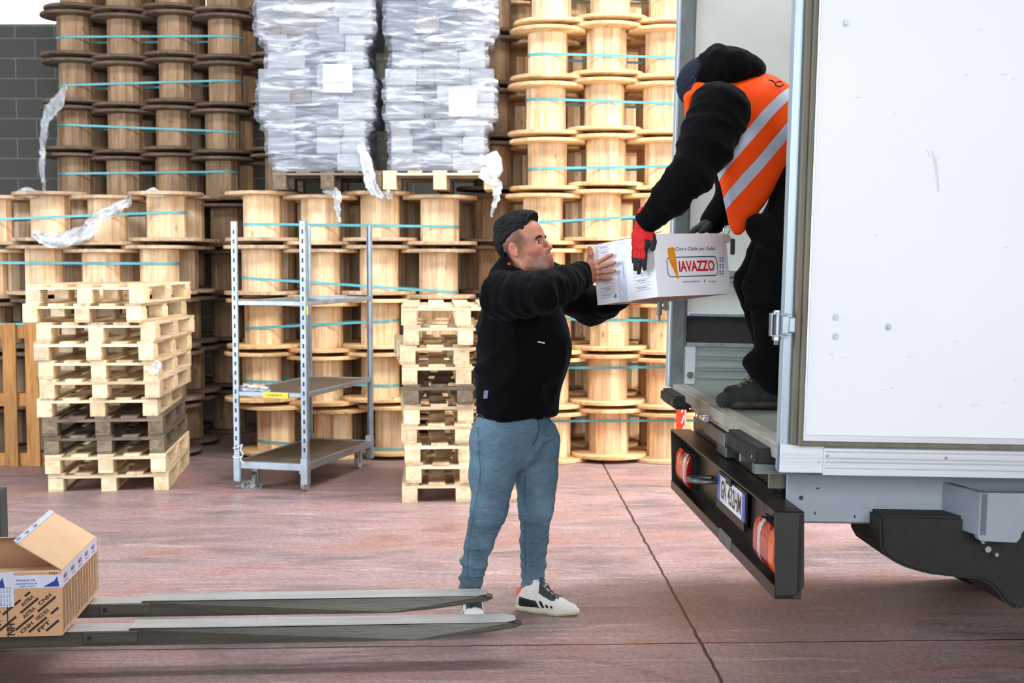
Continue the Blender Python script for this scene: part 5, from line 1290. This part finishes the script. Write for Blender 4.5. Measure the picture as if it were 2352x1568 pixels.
# hair
H = Vol((-.14, -.11, -.09), (.13, .11, .19), .0028)
H.ell((-.013, 0, .052), (.101, .078, .092), k=0); H.ell((.028, 0, .108), (.062, .056, .034), k=.03); H.ell((-.02, 0, .115), (.075, .062, .038), k=.03); H.ell((.062, 0, .112), (.030, .046, .024), k=.015)
H.ell((-.062, 0, .03), (.042, .058, .070), k=.02)
g = H; g.cut((.045, 0, .075), (.75, 0, -.66)); 
for s in (-1, 1): g.cut((.0, s * .066, .062), (.22, s * .80, -.62))
g.cut((-.06, 0, -.062), (.35, 0, -1))
a, b = g.geo(); n = vnorm(a, b); a = a + n * (vnoise(a, 34, .0055, (.7, 2.0, 1), True, 2) + vnoise(a, 90, .0028, (.6, 2, 1), True))[:, None]
geo_obj('hair', xform(a, HM), b, M['hair'], man)
eb_ = MB()
for s in (-1, 1): eb_.tube([(.0805, s * .050, .014), (.088, s * .042, .0215), (.0945, s * .030, .0235), (.0975, s * .017, .0205)], [.0024, .0048, .0054, .0036], 6)
eb_.build('eyebrows', M['hair'], man, 0, True).data.transform(wm(man).inverted() @ HM)
# --- shoes
def put_shoe(M4, boot, parent, mats, fancy):
    (uv, uf), (sv, sf) = shoe_geo(boot=boot); c = uv[uf].mean(1); mi = np.zeros(len(uf), int)
    if fancy:
        x, y, z = c.T; mi[(x < .112 - (z - .03) * .5) & (z < .070 - (x - .03) * .12) & (x > .012) & (np.abs(y) > .012)] = 1
        xs2 = x + (z - .04) * .5
        mi[((np.abs(xs2 - .128) < .007) & (z < .062) | (np.abs(xs2 - .149) < .006) & (z < .050) | (np.abs(xs2 - .169) < .006) & (z < .046)) & (z > .034) & (np.abs(y) > .02)] = 1
        mi[(z > .060 - (x - .12) * .35) & (x > .105) & (x < .180) & (np.abs(y) < .036) & (z > .046)] = 2
    u_ = geo_obj('shoe', xform(uv, M4), uf, [M[m_] for m_ in mats[:3]], parent, mi)
    geo_obj('sole', xform(sv, M4), sf, M[mats[3]], u_)
    lc = MB(); topz = lambda x: max([p[2] for p in uv if abs(p[0] - x) < .006 and abs(p[1]) < .012] or [.07]) + .002
    xs_ = [.105, .125, .145, .165, .183]
    for i, x in enumerate(xs_):
        z = topz(x); s = 1 if i % 2 else -1
        lc.tube([M4 @ Vector(p) for p in ((x, -.024, z - .006), (x + .006, 0, z + .002), (x + .012, .024, z - .006))], .0024, 6); lc.tube([M4 @ Vector(p) for p in ((x, .024, z - .006), (x + .006, 0, z + .003), (x + .012, -.024, z - .006))], .0024, 6)
    if fancy:
        z = topz(.12); 
        lc.tube([M4 @ Vector(p) for p in ((.118, 0, z + .004), (.12, -.02, z + .02), (.15, -.035, z + .012), (.16, -.03, z - .012), (.14, -.01, z))], .002, 6)
        lc.tube([M4 @ Vector(p) for p in ((.118, 0, z + .004), (.125, -.015, z + .006), (.165, -.042, z - .012), (.19, -.048, z - .03))], .002, 6)
    lc.build('laces', M[mats[4]], u_, 0, True, world=True)
    if fancy:
        hb_ = MB().box((-.006, -.016, .060), (.016, .016, .104), T=M4); hb_.build('heel_tab', M[mats[5]], u_, .004, world=True)
    return u_
SM = ('shoe_white', 'shoe_black', 'shoe_green', 'shoe_sole', 'shoe_green', 'shoe_orange')
put_shoe(frame(floorpt(1192, 1405) + Vector((-.002, .03, 0)), (1, -.34, 0), (0, 0, 1)), False, man, SM, True)
put_shoe(frame(Vector((-.185, 5.765, 0)), (.13, -1, 0), (0, 0, 1)), False, man, SM, True)
MB().cyl(ankL + Vector((0, 0, -.055)), ankL + Vector((0, 0, -.02)), .040, 20).cyl(ankR + Vector((0, 0, -.055)), ankR + Vector((0, 0, -.03)), .040, 20).build('socks', M['sock'], man, 0, True, world=True)

M['sole_dark'] = plain('brown_black_sole', srgb(72, 62, 52), .8); M['lace_tan'] = plain('tan_laces', srgb(150, 128, 104), .8)
# ============================================================ the man bending down in the truck
pb = thing('person', 'person in orange safety vest, black hood and red gloves bending down inside the truck', 'person', (1.1, 5.55, .935))
ftL, ftR = Vector((.895, 5.50, 0)), Vector((1.02, 5.82, 0))
def bedz(x, y): return (wm(tk) @ Vector(((x - TO.x), y - TO.y, BZ))).z
hipL2, hipR2 = P(1868, 405, 5.40), P(1872, 405, 5.68); knL2, knR2 = P(1764, 665, 5.42), P(1738, 650, 5.74); anL2, anR2 = P(1780, 868, 5.50), P(1800, 880, 5.82)
# trousers
T = Vol((.72, 5.15, .96), (1.5, 6.05, 2.2), .0075)
T.ell(P(1866, 385, 5.54), (.17, .21, .17), k=.04)
T.chain([hipL2, hipL2.lerp(knL2, .5), knL2], [.135, .112, .088], .04); T.chain([knL2, knL2.lerp(anL2, .35) + Vector((.015, 0, 0)), anL2 + Vector((.0, 0, .0))], [.088, .076, .070], .03)
T.chain([hipR2, hipR2.lerp(knR2, .5), knR2], [.135, .112, .085], .04); T.chain([knR2, knR2.lerp(anR2, .35), anR2], [.085, .076, .070], .03)
T.ell(P(1752, 832, 5.49), (.078, .078, .050), k=.04); T.ell(P(1768, 852, 5.50), (.072, .07, .04), k=.04)
T.cap(P(1742, 520, 5.34), P(1790, 560, 5.32), .05, .05, .04)
for a, b in ((P(1722, 640, 5.36), P(1775, 660, 5.32)), (P(1722, 700, 5.36), P(1770, 690, 5.33))): T.cap(a, b, .014, .01, .03)
a, b = T.geo(); a = cloth_finish(smooth_geo(a, b, 1), b, .008, 6, (1, 1, 1), .006, 8, 11); a = folds(a, b, (0, 0, 1), .006, 8, None, 3); geo_obj('trousers', a, b, M['black_trouser'], pb)
# jacket
spn = [P(1858, 372, 5.54), P(1800, 310, 5.53), P(1735, 265, 5.52), P(1668, 238, 5.52)]
J = Vol((.40, 4.95, 1.55), (1.5, 6.1, 2.6), .0075)
J.chain(spn, [.150, .150, .140, .095], .05, ((0, 1, 0), 1.28))
sL, sR = P(1652, 262, 5.34), P(1660, 262, 5.70); eL = P(1592, 398, 5.25); wL = Vector((.538, 5.315, 1.722)); eR = P(1690, 440, 5.86); wR = P(1638, 508, 5.86)
J.chain([sL, sL.lerp(eL, .5), eL], [.115, .096, .074], .05); J.chain([eL, eL.lerp(wL, .5), wL], [.074, .062, .046], .03)
J.chain([sR, eR], [.11, .078], .05); J.chain([eR, wR], [.075, .052], .03); J.chain([P(1640, 232, 5.52), P(1622, 222, 5.53)], [.085, .075], .03)
J.cut(wL + (wL - eL).normalized() * .006, wL - eL, wL - Vector((.1, .1, .1)), wL + Vector((.1, .1, .1)))
jv2, jf2 = J.geo(); jv2 = cloth_finish(smooth_geo(jv2, jf2, 1), jf2, .007, 5.5, (1, 1, 1), .006, 8, 21); jv2 = folds(jv2, jf2, eL - sL, .009, 8, near(jv2, sL, eL, .13, .19), 6); jv2 = folds(jv2, jf2, wL - eL, .007, 11, near(jv2, eL, wL, .10, .14), 8); jk2 = geo_obj('jacket', jv2, jf2, M['black_cloth'], pb)
# hood
Hd = Vol((.70, 5.25, 2.10), (1.2, 5.8, 2.55), .006)
Hd.ell(P(1655, 165, 5.50), (.100, .125, .105), k=.02); Hd.ell(P(1690, 165, 5.50), (.085, .13, .080), k=.04); Hd.ell(P(1722, 165, 5.50), (.05, .10, .040), k=.04); Hd.ell(P(1630, 190, 5.50), (.06, .10, .085), k=.03)
a, b = Hd.geo(); a = cloth_finish(smooth_geo(a, b, 1), b, .006, 9, (1, 1, 1), .007, 12, 31); a = folds(a, b, (.9, 0, .4), .007, 9, None, 14); geo_obj('hood', a, b, M['black_cloth'], jk2)
# vest: torso shell with arm hole and hanging front
Vs = Vol((.62, 5.0, 1.55), (1.5, 6.05, 2.55), .0065)
Vs.chain(spn, [.166, .168, .160, .122], .05, ((0, 1, 0), 1.30)); Vs.ell(P(1606, 205, 5.5), (.04, .10, .03), k=.05)
Vs.cap(P(1700, 350, 5.44), P(1691, 520, 5.40), .110, .020, .08, ((0, 1, 0), 1.0)); Vs.cap(P(1770, 360, 5.45), P(1697, 522, 5.40), .10, .024, .05)
Vs.cap(P(1585, 225, 5.42), P(1578, 268, 5.40), .018, .010, .02); Vs.cap(P(1606, 208, 5.44), P(1585, 225, 5.42), .02, .018, .03)
hm0 = P(1690, 548, 5.4); hm1 = P(1812, 412, 5.4); dd = (hm1 - hm0).normalized(); hn = Vector((-dd.z, 0, dd.x)); hn = -hn if hn.z > 0 else hn
Vs.cut(hm0 + hn * .004, hn)
fr0 = P(1640, 428, 5.4); fr1 = P(1690, 548, 5.4); dd = (fr1 - fr0).normalized(); fn = Vector((-dd.z, 0, dd.x)); fn = fn if fn.x < 0 else -fn
Vs.cut(fr0, fn, lo=(.5, 4.9, 1.5), hi=P(1760, 424, 6.1))
# arm hole: remove all round the near sleeve
AH = [(1632, 262, 88), (1640, 300, 100), (1610, 350, 84), (1590, 400, 76)]
def hole(pts, Y0):
    for (a, b) in zip(pts[:-1], pts[1:]): Vs.cap(P(a[0], a[1], Y0), P(b[0], b[1], Y0), a[2] * .00180, b[2] * .00180, .0, ((0, 1, 0), 1.25), 'sub')
hole([(1652, 272, 70), (1638, 300, 74), (1612, 345, 66), (1585, 400, 60)], 5.28)
hole([(1668, 272, 62), (1690, 440, 40)], 5.92)
vv, vf = Vs.geo(); vv = smooth_geo(vv, vf, 1)
n = vnorm(vv, vf); vv = vv + n * (vnoise(vv, 5, .006, (1, 1, 1), False, 41) + vnoise(vv, 7, .004, (1, 1, 1), True, 44))[:, None]
nn = Vector((-.74, .22, .67)); hw = .0215; Q1, Q2 = P(1715, 318, 5.33), P(1725, 395, 5.33)
vo = geo_obj('vest', vv, vf, [M['vest'], M['reflect']], pb)
vm = bmesh.new(); vm.from_mesh(vo.data); loc0 = wm(pb).translation
for Q_ in (Q1, Q2):
    for s_ in (-1, 1):
        bmesh.ops.bisect_plane(vm, geom=vm.verts[:] + vm.edges[:] + vm.faces[:], plane_co=Q_ - loc0 + nn * (s_ * hw / nn.length_squared), plane_no=nn)
for Q_ in (Q1, Q2):
    sel = [f_ for f_ in vm.faces if abs((f_.calc_center_median() + loc0 - Q_).dot(nn)) < hw]
    ids = {}; sv_, sf_ = [], []
    for f_ in sel:
        r_ = []
        for v_ in f_.verts:
            if v_.index not in ids or True:
                key = v_
                if key not in ids: ids[key] = len(sv_); sv_.append(v_.co + v_.normal * .0022)
            r_.append(ids[v_])
        sf_.append(r_)
    me = bpy.data.meshes.new('reflective_stripe'); me.from_pydata([tuple(p) for p in sv_], [], sf_); me.materials.append(M['reflect'])
    me.polygons.foreach_set('use_smooth', [True] * len(sf_)); new('reflective_stripe', me, vo)
vm.free()
ar = MB(); 
def surf2(px, py): return surf(px, py, vv)
ar.tube([surf2(*p) for p in ((1766, 184), (1770, 184), (1774, 186), (1780, 190))], .0025, 5); ar.tube([surf2(*p) for p in [(1790 + 9 * math.cos(q_ * .45), 193 + 6 * math.sin(q_ * .45)) for q_ in range(13)]], .0022, 5); ar.build('back_print', M['black_cloth'], vo, 0, True, world=True)
# key ring and fob
kr = P(1668, 528, 5.30); rg = MB(); rg.tube([kr + Vector((.012 * math.cos(t_ * .5236), -.012, .016 * math.sin(t_ * .5236))) for t_ in range(13)], .0035, 8); ko = rg.build('key_ring', M['silver'], pb, 0, True, world=True)
fb = P(1669, 548, 5.285); MB().cyl(fb, fb + Vector((0, .004, 0)), .019, 9).build('fob', M['tag'], ko, .001, world=True)
k2 = P(1684, 565, 5.30); MB().box((k2.x - .009, k2.y, k2.z - .035), (k2.x + .008, k2.y + .02, k2.z + .03)).build('black_pouch', M['rubber'], ko, .004, world=True)
# body: head, gloved hands and limbs
hx2 = Vector((-.62, -.05, -.78)); HM2 = frame(P(1632, 214, 5.53), hx2, (-.8, 0, .6))
parts = [(xform(hv, HM2), hf, hmi)]
Bd = Vol((.45, 5.0, 1.0), (1.45, 6.05, 2.5), .011)
Bd.chain(spn, [.11, .11, .10, .07], .03, ((0, 1, 0), 1.25)); Bd.chain([sL, eL, wL], [.06, .05, .03], .02); Bd.chain([sR, eR, wR], [.06, .05, .03], .02); Bd.chain([hipL2, knL2, anL2], [.09, .055, .036], .03); Bd.chain([hipR2, knR2, anR2], [.09, .055, .036], .03); Bd.chain([spn[3], P(1620, 215, 5.53)], [.06, .055], .03)
a, b = Bd.geo(); parts.append((a, b, np.zeros(len(b), int))); 
# near glove on the carton's left face, far glove on its back edge
gv_, gf_ = hand_geo([(.16, .10, .12), (.10, .06, .08), (.06, .05, .05), (.08, .05, .05)], [-.10, -.10, -.06, -.03], [(.018, .022, -.004), (.040, .046, -.012), (.062, .054, -.018), (.088, .056, -.020)], thick=1.12)
GM = frame(wL + Vector((-.010, -.0, -.002)), -Vector(ec) * 1.0 + Vector((-.22, .12, 0)), nrm)
tipd = max((Vector(p) - bM).dot(-nrm) for p in xform(gv_, GM)[::7]); GM2 = Matrix.Translation(nrm * max(0, tipd + .001)) @ GM if tipd > 0 else Matrix.Translation(nrm * (tipd + .001)) @ GM
gc = gv_[gf_].mean(1); black = ((gc[:, 0] > .135) | ((gc[:, 2] < -.006) & (gc[:, 0] > .03)) | ((gc[:, 1] > .040) & (gc[:, 0] > .055)) | ((gc[:, 1] < -.030) & (gc[:, 0] > .105))).astype(int)
glo = geo_obj('glove', xform(gv_, GM2), gf_, [M['red_glove'], M['rubber']], pb, black)
GR = frame(wR, (-.80, -.12, -.38), (-.2, .1, 1)); g2 = geo_obj('glove', xform(gv_, GR), gf_, [M['rubber'], M['rubber']], pb, black)
w = MB().cyl(wR + Vector((.004, 0, .006)), wR + Vector((-.012, 0, -.004)), .034, 18); w.build('red_cuff', M['red_glove'], g2, .003, True, world=True)
V_, F_, I_ = merge(parts); bo_ = geo_obj('body', V_, F_, [M['skin'], M['stubble'], M['fade'], M['lip'], M['ear'], M['eye_white'], M['eye_dark']], pb, I_); paint(bo_, head_tone(hv), len(hv))
# knitted cap
K = Vol((-.14, -.12, -.08), (.13, .12, .20), .0035); K.ell((-.012, 0, .055), (.112, .090, .100), k=0); K.ell((-.04, 0, .03), (.085, .09, .09), k=.03); K.cut((.05, 0, .03), (.45, 0, -.9)); K.cut((-.02, 0, -.035), (.3, 0, -1))
a, b = K.geo(); n = vnorm(a, b); a = a + n * vnoise(a, 60, .004, (1, 1, 1), True)[:, None]; geo_obj('knitted_cap', xform(a, HM2), b, M['navy_knit'], pb)
# shoes
zL = bedz(.895, 5.5); put_shoe(frame((1.155, 5.52, zL), (-1, -.03, .0), (0, 0, 1)), True, pb, ('shoe_grey', 'shoe_grey', 'shoe_grey', 'sole_dark', 'lace_tan'), False)
put_shoe(frame((1.24, 5.86, bedz(1.1, 5.86)), (-1, -.05, .0), (0, 0, 1)), True, pb, ('shoe_grey', 'shoe_grey', 'shoe_grey', 'sole_dark', 'lace_tan'), False)
# tidy: prototypes that were never placed
for kk, t in PROTO.items():
    if kk not in used:
        for c in CH.get(t.name, []): bpy.data.objects.remove(c)
        bpy.data.objects.remove(t)
